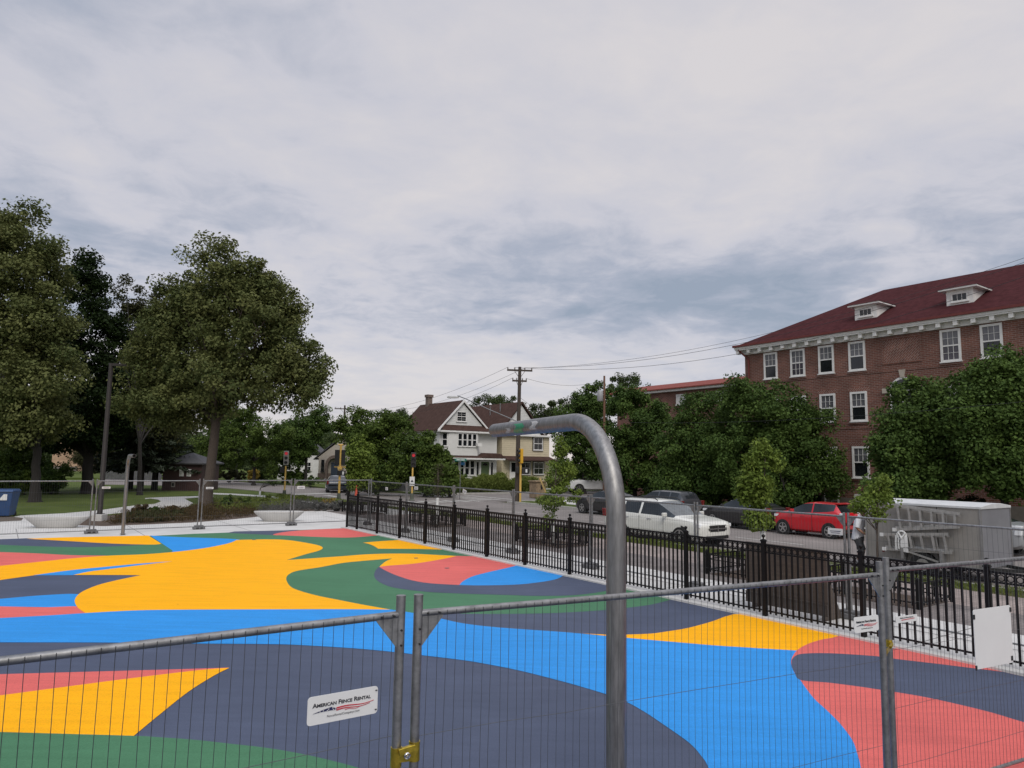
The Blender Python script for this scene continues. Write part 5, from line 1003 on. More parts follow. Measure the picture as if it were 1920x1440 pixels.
shrub(472, 893, 82, 20, 14, 1400, 'leaf_yellow', 'yellow flowering bush across the far road', .16); shrub(430, 902, 78, 36, 14, 2600, 'leaf_olive', 'long grey green shrub across the road left of the yellow bush', .14); shrub(540, 902, 80, 60, 16, 4500, 'leaf_green', 'long green hedge across the road behind the red signal', .14); shrub(580, 915, 70, 34, 9, 2000, 'leaf_maple', 'low dark hedge left of the dark parked coupe', .11); shrub(495, 888, 88, 40, 22, 3000, 'leaf_back', 'shrubs in front of the half hidden white cottage', .16); shrub(704, 915, 58, 36, 22, 4500, 'leaf_green', 'green shrub right of the traffic cone beneath the bushy trees', .11); shrub(330, 898, 92, 60, 14, 3500, 'leaf_back', 'far dark hedge behind the maroon shed', .17); shrub(1120, 905, 72, 45, 40, 5000, 'leaf_maple', 'dark shrubs behind the white pickup', .14)
for i, (px, py, rx, rz, Y) in enumerate([(1250, 942, 60, 26, 48), (1345, 945, 55, 25, 46), (1430, 948, 60, 24, 44), (1520, 945, 40, 26, 43), (1690, 958, 60, 26, 35.5), (1800, 962, 70, 30, 33.5)]):
    shrub(px, py, Y, rx, rz, 3200, 'leaf_dark', 'dark foundation shrub against the brick wall '+['behind the parked dark cars, leftmost', 'behind the grey SUV roof', 'behind the young bright green tree', 'behind the red car roof', 'behind the trailer roof, left part', 'behind the trailer roof, right part'][i], .1, group='shrubs along the brick wall')
def hedge(s, t0, t1, h, n, leaf, lb, tall=False):
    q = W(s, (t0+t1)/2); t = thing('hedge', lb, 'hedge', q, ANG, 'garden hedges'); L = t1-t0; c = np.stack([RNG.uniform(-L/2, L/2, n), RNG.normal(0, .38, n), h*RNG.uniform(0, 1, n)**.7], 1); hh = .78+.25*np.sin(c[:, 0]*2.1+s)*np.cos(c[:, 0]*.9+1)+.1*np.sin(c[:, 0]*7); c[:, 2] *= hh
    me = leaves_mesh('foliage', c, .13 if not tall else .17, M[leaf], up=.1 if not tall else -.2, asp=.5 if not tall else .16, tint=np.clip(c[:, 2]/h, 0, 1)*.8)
    o = bpy.data.objects.new('foliage', me); COL.objects.link(o); o.parent = t; b = MB()
    for i in range(int(L*4)): x = -L/2+i/4; b.tube([(x, 0, 0), (x+.05, .05, h*.5)], .012, 5)
    b.build('stem', M['bark_dark'], t)
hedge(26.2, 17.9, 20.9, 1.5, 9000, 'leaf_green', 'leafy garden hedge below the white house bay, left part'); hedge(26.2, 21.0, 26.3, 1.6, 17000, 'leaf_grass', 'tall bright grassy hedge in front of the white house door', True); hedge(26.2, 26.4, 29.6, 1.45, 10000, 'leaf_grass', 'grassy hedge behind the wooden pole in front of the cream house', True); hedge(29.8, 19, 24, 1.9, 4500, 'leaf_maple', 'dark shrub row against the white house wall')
# planting beds: grasses, lavender, low perennials
def tufts(name, poly, n, h, leaf, size, seed, spread=.12, asp=.14):
    rg = random.Random(seed); pts = [P(x, y) for x, y in poly]; xs = [p.x for p in pts]; ys = [p.y for p in pts]; C = []; k = 0
    def inside(x, y):
        r = False; j = len(pts)-1
        for i in range(len(pts)):
            if (pts[i].y > y) != (pts[j].y > y) and x < (pts[j].x-pts[i].x)*(y-pts[i].y)/(pts[j].y-pts[i].y)+pts[i].x: r = not r
            j = i
        return r
    while k < n:
        x, y = rg.uniform(min(xs), max(xs)), rg.uniform(min(ys), max(ys))
        if not inside(x, y): continue
        hh = h*rg.uniform(.4, 1.15); k += 1
        for j in range(14): C.append((x+rg.gauss(0, spread), y+rg.gauss(0, spread), hh*rg.uniform(.1, 1)))
    me = leaves_mesh(name, np.array(C), size, M[leaf], up=-.3, asp=asp); o = bpy.data.objects.new(name, me); COL.objects.link(o); o['kind'] = 'stuff'; return o
tufts('bed_grasses', [(200, 984), (240, 964), (345, 957), (400, 946), (470, 943), (480, 966), (427, 973), (360, 978)], 480, .30, 'leaf_russet', .11, 1); tufts('bed_perennials', [(400, 945), (470, 942), (530, 941), (560, 943), (540, 955), (470, 961), (410, 962)], 460, .42, 'leaf_grass', .10, 2); tufts('lavender_bed', [(480, 955), (560, 944), (627, 950), (655, 954), (627, 955.5), (560, 958), (490, 965)], 420, .36, 'leaf_grey', .08, 3); tufts('bed_groundcover', [(230, 980), (260, 968), (330, 962), (345, 970), (300, 979)], 420, .26, 'leaf_olive', .10, 4, asp=.4)
tufts('verge_grass', [(520, 931), (600, 939), (660, 945), (668, 949), (600, 943), (525, 935)], 420, .25, 'leaf_grass', .10, 6)
for i, (px, py, Y, rx, rz, lf, lb) in enumerate([(262, 971, 33.2, 20, 11, 'leaf_russet', 'low russet shrub in the planting bed beside the far slim hoop'), (290, 969, 33.5, 17, 10, 'leaf_maple', 'low dark shrub in the planting bed, middle of the row beside the path'), (322, 967, 33.8, 20, 12, 'leaf_russet', 'low russet shrub in the planting bed nearest the leaning linden'), (425, 955, 38, 17, 15, 'leaf_maple', 'dark round shrub in the bed right of the leaning linden trunk'), (465, 952, 39, 22, 13, 'leaf_green', 'green round shrub in the bed left of the concrete bench'), (500, 948, 41, 24, 13, 'leaf_grass', 'yellow green shrub in the bed behind the concrete bench'), (597, 953, 38, 18, 8, 'leaf_grey', 'grey lavender clump right of the concrete bench'), (632, 952, 38, 17, 9, 'leaf_grey', 'grey lavender clump nearest the black fence corner'), (620, 941, 44, 20, 5, 'leaf_yellow', 'patch of yellow daylilies below the middle yellow signal')]):
    shrub(px, py, Y, rx, rz, 900, lf, lb, .07, 'bed_shrub', 'shrub', 'shrubs in the planting bed')
# grass tufts along the kerb strip
c = []
for i in range(26000):
    s = random.uniform(-26, 10); t_ = random.uniform(6.6, 7.7); q = W(s, t_, random.uniform(0, .13)*(.6+.5*math.sin(s*1.7)*math.cos(s*.6))); c.append(tuple(q))
me = leaves_mesh('verge_grass', np.array(c), .045, M['leaf_grass'], up=-.3, asp=.16); o = bpy.data.objects.new('verge_grass', me); COL.objects.link(o); o['kind'] = 'stuff'
# ------------------------------------------------------------ vehicles
def carpaint(name, c, rough=.28, metal=0.): return mat(name, c, rough, metal, var=.03, coat=.6)
carpaint('paint_white', (.68, .68, .63)); carpaint('paint_red', (.52, .008, .018)); carpaint('paint_grey', (.035, .037, .042)); carpaint('paint_black', (.012, .012, .014)); carpaint('paint_navy', (.028, .036, .050)); carpaint('paint_silver', (.30, .31, .32)); carpaint('paint_pickup', (.66, .67, .68))
def interp(st_, k=4):
    """finer stations along the length (smooth), keeping the original ones"""
    out = []; n = len(st_)
    for i in range(n-1):
        p0, p1, p2, p3 = st_[max(i-1, 0)], st_[i], st_[i+1], st_[min(i+2, n-1)]
        for j in range(k):
            t = j/k; out.append((i, tuple((2*t**3-3*t**2+1)*a+(t**3-2*t**2+t)*(c-z)*.35+(-2*t**3+3*t**2)*c+(t**3-t**2)*(d-a)*.35 for z, a, c, d in zip(p0, p1, p2, p3))))
    out.append((n-2, st_[-1])); return out
def car(name, label, cat, loc, ang, paint, ST, side, ws, rw, wheels, wr=.34, group=None, extra=None, cladding=None, W_=.92, z=-.13, tail='lamp_red'):
    t = thing(name, label, cat, (loc.x, loc.y, z), ang, group); S = interp(ST); rings = []
    for i, (x, zl, zb, zr_, wb, wr_) in S:
        g = zr_-zb; half = [(0, zl), (.80*wb, zl), (.965*wb, zl+.09), (wb, zl+.28), (wb*1.0, zl+.28+(zb-zl-.28)*.55), (wb*.985, zb-.05), (.955*wb, zb), (wr_+(.94*wb-wr_)*.10, zr_-.13*g-.0), (wr_*.93, zr_-.035*min(1, g*3)), (wr_*.6, zr_-.01*min(1, g*3)), (0, zr_)]
        rings.append([(x, -y, q) for y, q in half]+[(x, y, q) for y, q in reversed(half[1:-1])])
    n = len(rings[0]); h = 10; body, gl, wsm, rwm, low = MB(), {}, MB(), MB(), MB(); flat_ = [p for r in rings for p in r]
    def quad(mb, i, j): j2 = (j+1) % n; mb.add([rings[i][j], rings[i][j2], rings[i+1][j2], rings[i+1][j]], [(3, 2, 1, 0)])
    bf = []
    for i in range(len(rings)-1):
        k = S[i][0]
        for j in range(n):
            jj = j if j < h else n-1-j                # 0 bottom .. 9 roof
            if k in side and jj == 6: quad(gl.setdefault((k, j), MB()), i, j)
            elif k in ws and jj in (7, 8, 9): quad(wsm, i, j)
            elif k in rw and jj in (7, 8, 9): quad(rwm, i, j)
            elif cladding and jj in (0, 1, 2): quad(low, i, j)
            else: bf.append((i*n+j, i*n+(j+1) % n, (i+1)*n+(j+1) % n, (i+1)*n+j))
    body.add(flat_, [tuple(reversed(f)) for f in bf]); L0 = len(rings)-1
    body.add(rings[0], [tuple(range(n))]); body.add(rings[-1], [tuple(reversed(range(n)))])
    body.build('body', paint, t, smooth=38)
    for m_ in gl.values(): m_.build('side_window', M['car_glass'], t, smooth=30)
    if wsm.f: wsm.build('windscreen', mat('screen_glass', (.10, .115, .125), .06, var=.3) if paint in (M['paint_white'],) else M['car_glass'], t, smooth=30)
    if rwm.f: rwm.build('rear_window', M['car_glass'], t, smooth=30)
    if low.f: low.build('lower_cladding', cladding, t, smooth=40)
    for x in wheels:
        for sg in (-1, 1):
            y0 = W_*sg; b = MB(); b.tube([(x, y0-sg*.26, wr*.98), (x, y0+sg*.004, wr*.98)], wr*1.19, 24); b.build('wheel_arch', M['plastic_black'], t)
            b = MB(); b.loft([[(x+r*math.cos(2*PI*i/28), y0-sg*.22+sg*d, wr+r*math.sin(2*PI*i/28)) for i in range(28)] for r, d in ((wr*.9, 0), (wr, .03), (wr, .20), (wr*.95, .232), (wr*.70, .236))]); w_ = b.build('wheel', M['tyre'], t, smooth=40)
            b = MB(); b.loft([[(x+r*math.cos(2*PI*i/24), y0+sg*d, wr+r*math.sin(2*PI*i/24)) for i in range(24)] for r, d in ((wr*.70, .012), (wr*.70, .024), (wr*.62, .024), (wr*.60, -.02))])
            for q in range(5):
                a = 2*PI*q/5+.3; dx, dz = math.cos(a), math.sin(a); b.obox((x+dx*wr*.34, y0+sg*.012, wr+dz*wr*.34), (dx*wr*.31, 0, dz*wr*.31), (-dz*.032, 0, dx*.032), (0, .008, 0))
            b.tube([(x, y0, wr), (x, y0+sg*.026, wr)], wr*.14, 12); b.build('rim', M['alloy'], w_, smooth=30)
    f = ST[2]; r_ = ST[-3]; xf = ST[0][0]; xr = ST[-1][0]
    for sg in (-1, 1):
        zb = f[2]; b = MB(); b.loft([[(f[0]+.10, sg*f[4]*1.0, zb-.16), (f[0]+.10, sg*f[4]*1.005, zb-.04), (f[0]-.25, sg*(f[4]+.012), zb-.03), (f[0]-.25, sg*(f[4]+.012), zb-.12)], [(xf-.02, sg*f[4]*.55, zb-.19), (xf-.05, sg*f[4]*.58, zb-.07), (f[0]+.05, sg*f[4]*.8, zb-.02), (f[0]+.05, sg*f[4]*.8, zb-.12)]]); b.build('headlight', M['lamp_clear'], t, smooth=40)
        zt = r_[2]; b = MB(); b.obox((r_[0]-.10, sg*(r_[4]*.93), zt-.10), (.10, 0, 0), (0, .075, 0), (-.02, 0, .16)); b.build('taillight', M[tail], t, bevel=.02)
    c_ = [i for i in range(len(ST)) if i in ws][0]; xm = ST[c_][0]-.32; zm = ST[c_+1][2]+.06
    for sg in (-1, 1): b = MB(); b.obox((xm, sg*(W_+.10), zm), (.055, 0, 0), (0, .10, 0), (0, 0, .075)); b.build('mirror', paint, t, bevel=.03)
    if extra: extra(t)
    return t
SUV = [(2.45, .44, .66, .67, .50, .35), (2.40, .32, .80, .83, .74, .55), (2.24, .25, .90, .94, .87, .68), (1.74, .23, .98, 1.04, .92, .74), (1.22, .23, 1.03, 1.11, .925, .76), (.28, .23, 1.07, 1.60, .925, .64), (-.40, .23, 1.08, 1.66, .925, .65), (-.50, .23, 1.08, 1.665, .925, .65), (-1.32, .23, 1.10, 1.655, .925, .64), (-1.42, .23, 1.10, 1.65, .925, .64), (-2.02, .24, 1.14, 1.60, .91, .61), (-2.30, .27, 1.10, 1.26, .88, .64), (-2.42, .34, .95, 1.0, .84, .66), (-2.45, .45, .70, .72, .78, .6)]
def suv_extra(t):
    b = MB(); b.box(2.36, -.42, .56, 2.452, .42, .82); g = b.build('grille', M['plastic_black'], t, bevel=.02); b = MB()
    b.box(2.43, -.44, .675, 2.468, .44, .705); b.box(2.43, -.022, .56, 2.468, .022, .82); b.box(2.43, -.44, .80, 2.462, .44, .825); b.build('grille_bar', M['chrome'], g)
    b = MB(); b.box(2.30, -.6, .30, 2.455, .6, .44); b.build('lower_intake', M['plastic_black'], t, bevel=.03)
    for sg in (-1, 1):
        b = MB(); b.tube([(.2, sg*.60, 1.63), (.05, sg*.61, 1.715), (-1.75, sg*.60, 1.70), (-1.95, sg*.59, 1.62)], .022, 8); b.build('roof_rail', M['plastic_black'], t)
        for x in (.05, -1.1): b = MB(); b.box(x-.11, sg*.925-.02, .90, x+.11, sg*.925+.02, .93); b.build('door_handle', M['chrome'], t, bevel=.008)
        b = MB()
        for x in (.75, -.45, -1.45): b.box(x-.004, sg*.926-.006, .32, x+.004, sg*.926+.006, 1.02)
        b.build('door_gap', M['plastic_black'], t)
HALF = ANG-PI/2                                      # heading towards the camera end of the street
car('parked_car', 'white family SUV with a chrome cross grille parked along the near kerb', 'car', W(-8.5, 9.15), HALF, M['paint_white'], SUV, {4, 5, 7, 9}, {4}, {10}, (1.52, -1.38), .36, 'cars parked along the street', suv_extra, M['paint_white']).scale = (1, 1, .93)
HATCH = [(1.80, .42, .62, .64, .48, .34), (1.74, .30, .80, .84, .66, .5), (1.56, .22, .93, .97, .76, .60), (1.25, .20, .98, 1.04, .79, .64), (.92, .20, 1.01, 1.09, .80, .66), (.18, .20, 1.03, 1.44, .80, .56), (-.30, .20, 1.05, 1.50, .80, .57), (-.37, .20, 1.05, 1.50, .80, .57), (-1.12, .20, 1.12, 1.48, .80, .54), (-1.40, .21, 1.16, 1.43, .79, .53), (-1.66, .25, 1.04, 1.10, .77, .58), (-1.76, .32, .85, .88, .74, .58), (-1.80, .42, .62, .64, .66, .5)]
def red_extra(t):
    for sg in (-1, 1):
        b = MB(); b.box(.05, sg*.80-.015, .86, .25, sg*.80+.015, .885); b.build('door_handle', M['paint_red'], t); b = MB(); b.box(-.34-.004, sg*.80-.008, .28, -.332, sg*.80+.008, 1.0); b.box(.70, sg*.80-.008, .28, .708, sg*.80+.008, .98); b.build('door_gap', M['plastic_black'], t)
        b = MB(); b.obox((-1.66, sg*.66, .62), (.05, 0, 0), (0, .06, 0), (0, 0, .05)); b.build('reverse_light', M['lamp_clear'], t, bevel=.01)
    b = MB(); b.box(-1.80, -.5, .30, -1.73, .5, .42); b.build('rear_skirt', M['plastic_black'], t); b = MB(); b.loft([[(-1.28, y, 1.46) for y in (-.5, .5)]+[(-1.28, .5, 1.50), (-1.28, -.5, 1.50)], [(-1.52, y, 1.45) for y in (-.46, .46)]+[(-1.52, .46, 1.47), (-1.52, -.46, 1.47)]]); b.build('spoiler', M['paint_red'], t)
car('parked_car', 'bright red small hatchback parked along the far kerb', 'car', W(-10.25, 16.35), ANG+PI/2, M['paint_red'], HATCH, {4, 5, 7, 8}, {4}, {9}, (1.18, -1.16), .31, 'cars parked along the street', red_extra, W_=.80, tail='lamp_clear').scale = (.88, .92, .94)
SED = [(2.30, .42, .60, .62, .50, .35), (2.24, .28, .78, .81, .74, .55), (2.05, .22, .88, .92, .86, .68), (1.5, .20, .93, .98, .90, .72), (.95, .20, .95, 1.02, .90, .74), (.15, .20, .97, 1.38, .90, .60), (-.40, .20, .98, 1.44, .90, .60), (-.48, .20, .98, 1.44, .90, .60), (-1.05, .20, 1.0, 1.38, .90, .57), (-1.75, .22, 1.02, 1.10, .88, .70), (-2.1, .26, .98, 1.03, .86, .70), (-2.26, .34, .85, .88, .82, .62), (-2.30, .44, .64, .66, .74, .55)]
car('parked_car', 'black sedan with alloy wheels parked along the far kerb, mostly behind the steel hoop', 'car', W(2.45, 16.5), ANG+PI/2, M['paint_black'], SED, {4, 5, 7, 8}, {4}, {8}, (1.42, -1.35), .34, 'cars parked along the street', W_=.90).scale = (.85, .92, .95)
car('parked_car', 'dark grey SUV parked along the far kerb, its roof showing above the white car', 'car', W(-1.7, 16.5), ANG+PI/2, M['paint_grey'], SUV, {4, 5, 7, 9}, {4}, {10}, (1.5, -1.4), .35, 'cars parked along the street', None).scale = (.8, .92, .93)
car('parked_car', 'black car parked at the far kerb between the dark grey SUV and the red hatchback', 'car', W(-6.6, 16.55), ANG+PI/2, M['paint_black'], SED, {4, 5, 7, 8}, {4}, {8}, (1.42, -1.35), .34, 'cars parked along the street', W_=.90, extra=lambda t: MB().obox((.55, .35, 1.22), (.07, 0, -.05), (0, .1, 0), (.003, 0, .005)).build('windscreen_paper', M['sign_white'], t)).scale = (.8, .92, .98)
car('parked_car', 'silver car almost hidden behind the right end of the trailer', 'car', W(-15.6, 16.5), ANG+PI/2, M['paint_silver'], SED, {4, 5, 7, 8}, {4}, {8}, (1.42, -1.35), .34, 'cars parked along the street', W_=.90, tail='lamp_clear')
q = D(631, 915, 62.5); car('parked_car', 'dark blue grey coupe on the far road in front of the stucco cottage', 'car', q, ANG+PI/2-.35, M['paint_navy'], SED, {4, 5, 7, 8}, {4}, {8}, (1.42, -1.35), .35, W_=.90)
PICK = [(2.65, .5, .80, .82, .6, .4), (2.58, .38, 1.0, 1.04, .82, .6), (2.4, .32, 1.12, 1.16, .93, .72), (1.7, .30, 1.16, 1.22, .96, .78), (1.2, .30, 1.18, 1.26, .96, .78), (.55, .30, 1.2, 1.78, .96, .66), (-.1, .30, 1.2, 1.86, .96, .66), (-.2, .30, 1.2, 1.86, .96, .66), (-.8, .30, 1.2, 1.82, .96, .64), (-.95, .30, 1.2, 1.26, .96, .9), (-2.4, .32, 1.2, 1.24, .95, .9), (-2.6, .38, 1.15, 1.18, .93, .85), (-2.65, .5, .9, .92, .9, .7)]
q = D(1112, 921, 67); car('pickup_truck', 'white pickup truck parked beyond the corner lawn, partly behind the young staked tree', 'truck', q, PI+.25, M['paint_pickup'], PICK, {4, 5, 7}, {4}, {8}, (1.7, -1.6), .40, W_=.96, z=-.05)
# ------------------------------------------------------------ cargo trailer with ladders
tq = W(-18.0, 9.5, -.13); siding('trailer_side', (.265, .25, .23), .13, .45, vert=True, depth=.016, var=.16); mat('trailer_end', (.25, .255, .28), .4, .3, var=.10, scale=1.5); mat('trailer_roof', (.56, .57, .575), .5)
tr = thing('cargo_trailer', 'grey box cargo trailer with a pale roof parked on the street', 'trailer', tq, ANG)
b = MB(); b.box(-.9, -1.45, .36, .9, 1.45, 1.90); b.build('box_body', M['trailer_side'], tr, bevel=.01)
b = MB(); b.box(-.88, -1.462, .38, .88, -1.451, 1.88); b.build('end_panel', M['trailer_end'], tr)
b = MB(); b.prism([(-.93, 0, 1.86), (-.93, 0, 1.92), (-.3, 0, 1.985), (.3, 0, 1.985), (.93, 0, 1.92), (.93, 0, 1.86)], (0, 2.98, 0)); b.v = [(x, y-1.49, z) for x, y, z in b.v]; b.build('roof_cap', M['trailer_roof'], tr, bevel=.008)
b = MB()
for y in (-1.46, 1.46):
    for x in (-.905, .905): b.box(x-.02, y-.02, .34, x+.02, y+.02, 1.88)
b.box(-.915, -1.45, .32, .915, 1.45, .40); b.build('corner_trim', mat('alu_trim', (.33, .33, .33), .4, .7), tr)
b = MB(); b.box(-.906, -.44, .42, -.90, -.425, 1.86); b.build('side_seam', M['plastic_black'], tr)
b = MB(); b.tube([(-.93, -.62, .30), (-.93, -.55, .72), (-.93, -.45, .76), (-.93, .25, .76), (-.93, .36, .72), (-.93, .42, .30)], .03, 8); b.box(-1.14, -.55, .735, -.9, .35, .76); b.box(-1.14, -.62, .45, -.9, -.55, .74); b.box(-1.14, .35, .45, -.9, .42, .74); b.build('fender', M['alu_trim'], tr)
for sg in (-1, 1):
    b = MB(); b.tube([(sg*.86, -.1, .33), (sg*1.08, -.1, .33)], .33, 24); w_ = b.build('wheel', M['tyre'], tr, smooth=40); b = MB(); b.tube([(sg*1.05, -.1, .33), (sg*1.09, -.1, .33)], .17, 16); b.build('rim', M['alloy'], w_)
b = MB(); b.bar((-.6, -1.4, .36), (0, -2.5, .36), .08); b.bar((.6, -1.4, .36), (0, -2.5, .36), .08); b.tube([(0, -2.35, .05), (0, -2.35, .8)], .035, 8); b.box(-.08, -2.42, 0, .08, -2.28, .05); b.build('tongue', M['plastic_black'], tr)
b = MB(); b.box(.84, 1.45, .45, .88, 2.25, 1.85); b.build('rear_door', mat('door_wood', (.16, .10, .06), .8), tr)
b = MB(); b.tube([(-.905, 1.25, 1.8), (-.915, 1.2, 1.5), (-.908, 1.16, .9), (-.91, 1.15, .4)], .012, 5); b.build('side_cable', M['plastic_black'], tr)
for y in (-1.2, 1.0): b = MB(); b.box(-.915, y-.03, .55, -.90, y+.03, .58); b.build('side_marker', M['lamp_red'], tr)
mat('alu', (.46, .455, .44), .4, .75, var=.15, scale=8)
def ladder(a0, a1, b0, b1, nr, label, back=None):
    c = W((a0[0]+b1[0])/2, 8.45); c.z = (a0[1]+b1[1])/2; t = thing('step_ladder', label, 'ladder', c, ANG, 'ladders on the trailer')
    f = lambda p, x=0.: Vector((x, p[0]-(a0[0]+b1[0])/2, p[1]-c.z))
    for p, q_ in ((a0, a1), (b0, b1)): b = MB(); b.bar(f(p), f(q_), .035, .075); b.build('rail', M['alu'], t)
    b = MB()
    for i in range(nr):
        u = (i+.6)/nr; p = Vector(a0).lerp(Vector(a1), u); q_ = Vector(b0).lerp(Vector(b1), u); b.bar(f(p, -.01), f(q_, -.01), .055, .03)
    b.build('rung', M['alu'], t); b = MB(); k = .045
    for p, q_ in ((a0, a1), (b0, b1)): b.bar(f((p[0], p[1]+(-.06 if p is a0 else .06)), .06), f((q_[0], q_[1]+(-.05 if p is a0 else .05)), .05), .025, .05)
    for u in (.1, .45, .8):
        p = Vector(a0).lerp(Vector(a1), u); q_ = Vector(b0).lerp(Vector(b1), u); b.bar(f(p, .06), f(q_, .06), .02, .03)
    if back: b.bar(f(back[0], -.03), f(back[1], -.03), .03, .05)
    b.build('rear_frame', M['alu'], t); b = MB()
    for p in (a0, b0): b.obox(f(p), (.03, 0, 0), (0, .05, 0), (0, 0, .045))
    b.build('ladder_foot', M['sign_white'], t)
ladder((-17.33, 1.73), (-19.05, 1.59), (-17.40, 1.06), (-19.03, 1.27), 6, 'upper aluminium step ladder strapped flat to the trailer side')
ladder((-17.05, .90), (-18.75, 1.06), (-17.10, .52), (-18.82, .60), 6, 'lower aluminium step ladder strapped flat to the trailer side, under the white straps', ((-17.75, .52), (-18.5, .33)))
c = W(-17.62, 8.40, .80); t = thing('strap_bundle', 'bundle of white straps and cloth hanging over the lower ladder on the trailer', 'straps', c, ANG)
b = MB(); b.torus((0, .02, .13), (1, .1, 0), .11, .025, 14, 6); b.tube([(0, -.08, .2), (-.05, 0, .05), (0, .1, .2)], .03, 6); b.build('strap_loop', M['sign_white'], t, smooth=50)
b = MB()
for y, z, w_ in ((.16, -.27, .02), (.09, -.24, .015), (.0, -.30, .035), (-.09, -.31, .05)): b.loft([[(-.02, y-w_, .12), (.02, y-w_*.6, .12), (.02, y+w_, .12), (-.03, y+w_*.7, .12)], [(-.045, y-w_*1.1, -.05), (.0, y-w_, -.05), (.0, y+w_, -.05), (-.05, y+w_, -.05)], [(-.03, y-w_*1.4, z), (.01, y-w_, z), (.01, y+w_, z+.02), (-.03, y+w_*1.3, z+.01)]])
b.build('hanging_cloth', M['sign_white'], t, smooth=40)
# ------------------------------------------------------------ the man at the back of the trailer
def skin_body(name, pts, edges, m, parent, sub=2):
    me = bpy.data.meshes.new(name); me.from_pydata([p[:3] for p in pts], edges, []); o = bpy.data.objects.new(name, me); COL.objects.link(o)
    sk = o.modifiers.new('s', 'SKIN'); sk.use_smooth_shade = True
    for i, v in enumerate(me.skin_vertices[0].data): r = pts[i][3]; v.radius = (r if not isinstance(r, tuple) else r[0], r if not isinstance(r, tuple) else r[1]); v.use_root = i == 0
    sb = o.modifiers.new('b', 'SUBSURF'); sb.levels = sub; sb.render_levels = sub
    dg = bpy.context.evaluated_depsgraph_get(); m2 = bpy.data.meshes.new_from_object(o.evaluated_get(dg)); bpy.data.objects.remove(o); m2.name = name; m2.materials.clear(); m2.materials.append(m)
    for p in m2.polygons: p.use_smooth = True
    q = bpy.data.objects.new(name, m2); COL.objects.link(q); q.parent = parent; return q
mat('skin_tone', (.32, .17, .11), .55, var=.06); mat('hair_dark', (.012, .010, .009), .7); mat('tshirt_white', (.62, .63, .66), .9, var=.06, scale=8, bump=.3, bscale=14); mat('shorts_grey', (.045, .045, .048), .9, var=.15, scale=10); mat('shoe', (.03, .03, .035), .7); mat('sock', (.5, .5, .5), .9)
pq = W(-16.15, 8.85, -.13); pe = thing('person', 'person in a white t-shirt and dark grey shorts reaching into the back of the trailer', 'person', pq, R(-38))
# local: +x forward, +y to his left, z up; stooped a little with both forearms out
Pv = [(0, 0, .93, (.13, .15)), (.02, 0, 1.08, (.11, .14)), (.05, 0, 1.24, (.12, .16)), (.08, 0, 1.37, (.10, .15)), (.12, 0, 1.46, .055), (.16, 0, 1.53, .06), (.19, 0, 1.60, (.085, .075)), (.20, 0, 1.69, (.09, .075)),
      (.08, .19, 1.37, .062), (.02, .25, 1.13, .046), (.20, .23, .99, .036), (.29, .21, .98, .026), (.08, -.19, 1.37, .062), (.03, -.26, 1.13, .046), (.22, -.22, .98, .036), (.31, -.19, .96, .026),
      (.0, .10, .86, .095), (.04, .11, .50, .060), (-.03, .11, .30, .055), (-.04, .12, .09, .036), (.10, .13, .035, .036), (.0, -.10, .86, .095), (.16, -.11, .51, .060), (.10, -.11, .30, .055), (.06, -.12, .09, .036), (.20, -.13, .035, .036)]
Ev = [(0, 1), (1, 2), (2, 3), (3, 4), (4, 5), (5, 6), (6, 7), (3, 8), (8, 9), (9, 10), (10, 11), (3, 12), (12, 13), (13, 14), (14, 15), (0, 16), (16, 17), (17, 18), (18, 19), (19, 20), (0, 21), (21, 22), (22, 23), (23, 24), (24, 25)]
for w_, sy in ((11, 1), (15, -1)):                    # palms with four curled fingers and a thumb each
    x, y, z, r = Pv[w_]; k = len(Pv); Pv.append((x+.06, y-sy*.005, z-.005, (.016, .030))); Ev.append((w_, k))
    for i, (dy, l) in enumerate(((.028, .065), (.010, .075), (-.010, .070), (-.028, .055))):
        a = len(Pv); Pv += [(x+.06+l*.5, y+dy, z-.012, .0085), (x+.06+l*.85, y+dy, z-.04, .0075)]; Ev += [(k, a), (a, a+1)]
    a = len(Pv); Pv += [(x+.045, y-sy*.045, z+.005, .010), (x+.085, y-sy*.055, z-.012, .008)]; Ev += [(k, a), (a, a+1)]
body = skin_body('body', Pv, Ev, M['skin_tone'], pe, 1)
def ringpts(c, rx, ry, n=16, tilt=0.): return [(c[0]+rx*math.cos(2*PI*i/n), c[1]+ry*math.sin(2*PI*i/n), c[2]+tilt*math.cos(2*PI*i/n)) for i in range(n)]
b = MB(); b.loft([ringpts(c, rx, ry, 18, tl) for c, rx, ry, tl in (((-.01, 0, .80), .165, .205, 0), ((0, 0, .92), .16, .20, 0), ((.02, 0, 1.08), .145, .185, 0), ((.05, 0, 1.24), .155, .20, 0), ((.075, 0, 1.36), .14, .205, -.02), ((.095, 0, 1.43), .10, .15, -.02), ((.115, 0, 1.475), .068, .075, -.02))], cap=False)
for sy in (1, -1): b.tube([(.08, sy*.15, 1.385), (.07, sy*.21, 1.33), (.04, sy*.245, 1.19), (.035, sy*.25, 1.15)], [.09, .085, .078, .082], 12, cap=False)
b.build('t_shirt', M['tshirt_white'], pe, smooth=60)
b = MB(); b.loft([ringpts(c, rx, ry, 16) for c, rx, ry in (((0, 0, .97), .14, .175), ((0, 0, .86), .165, .20), ((.0, 0, .76), .16, .20))])
for (x0, y0), (x1, y1) in (((.0, .10), (.035, .115)), ((.01, -.10), (.13, -.115))): b.tube([(x0, y0, .82), ((x0+x1)/2, (y0+y1)/2, .66), (x1, y1, .50)], [.115, .105, .10], 14)
b.build('shorts', M['shorts_grey'], pe, smooth=60)
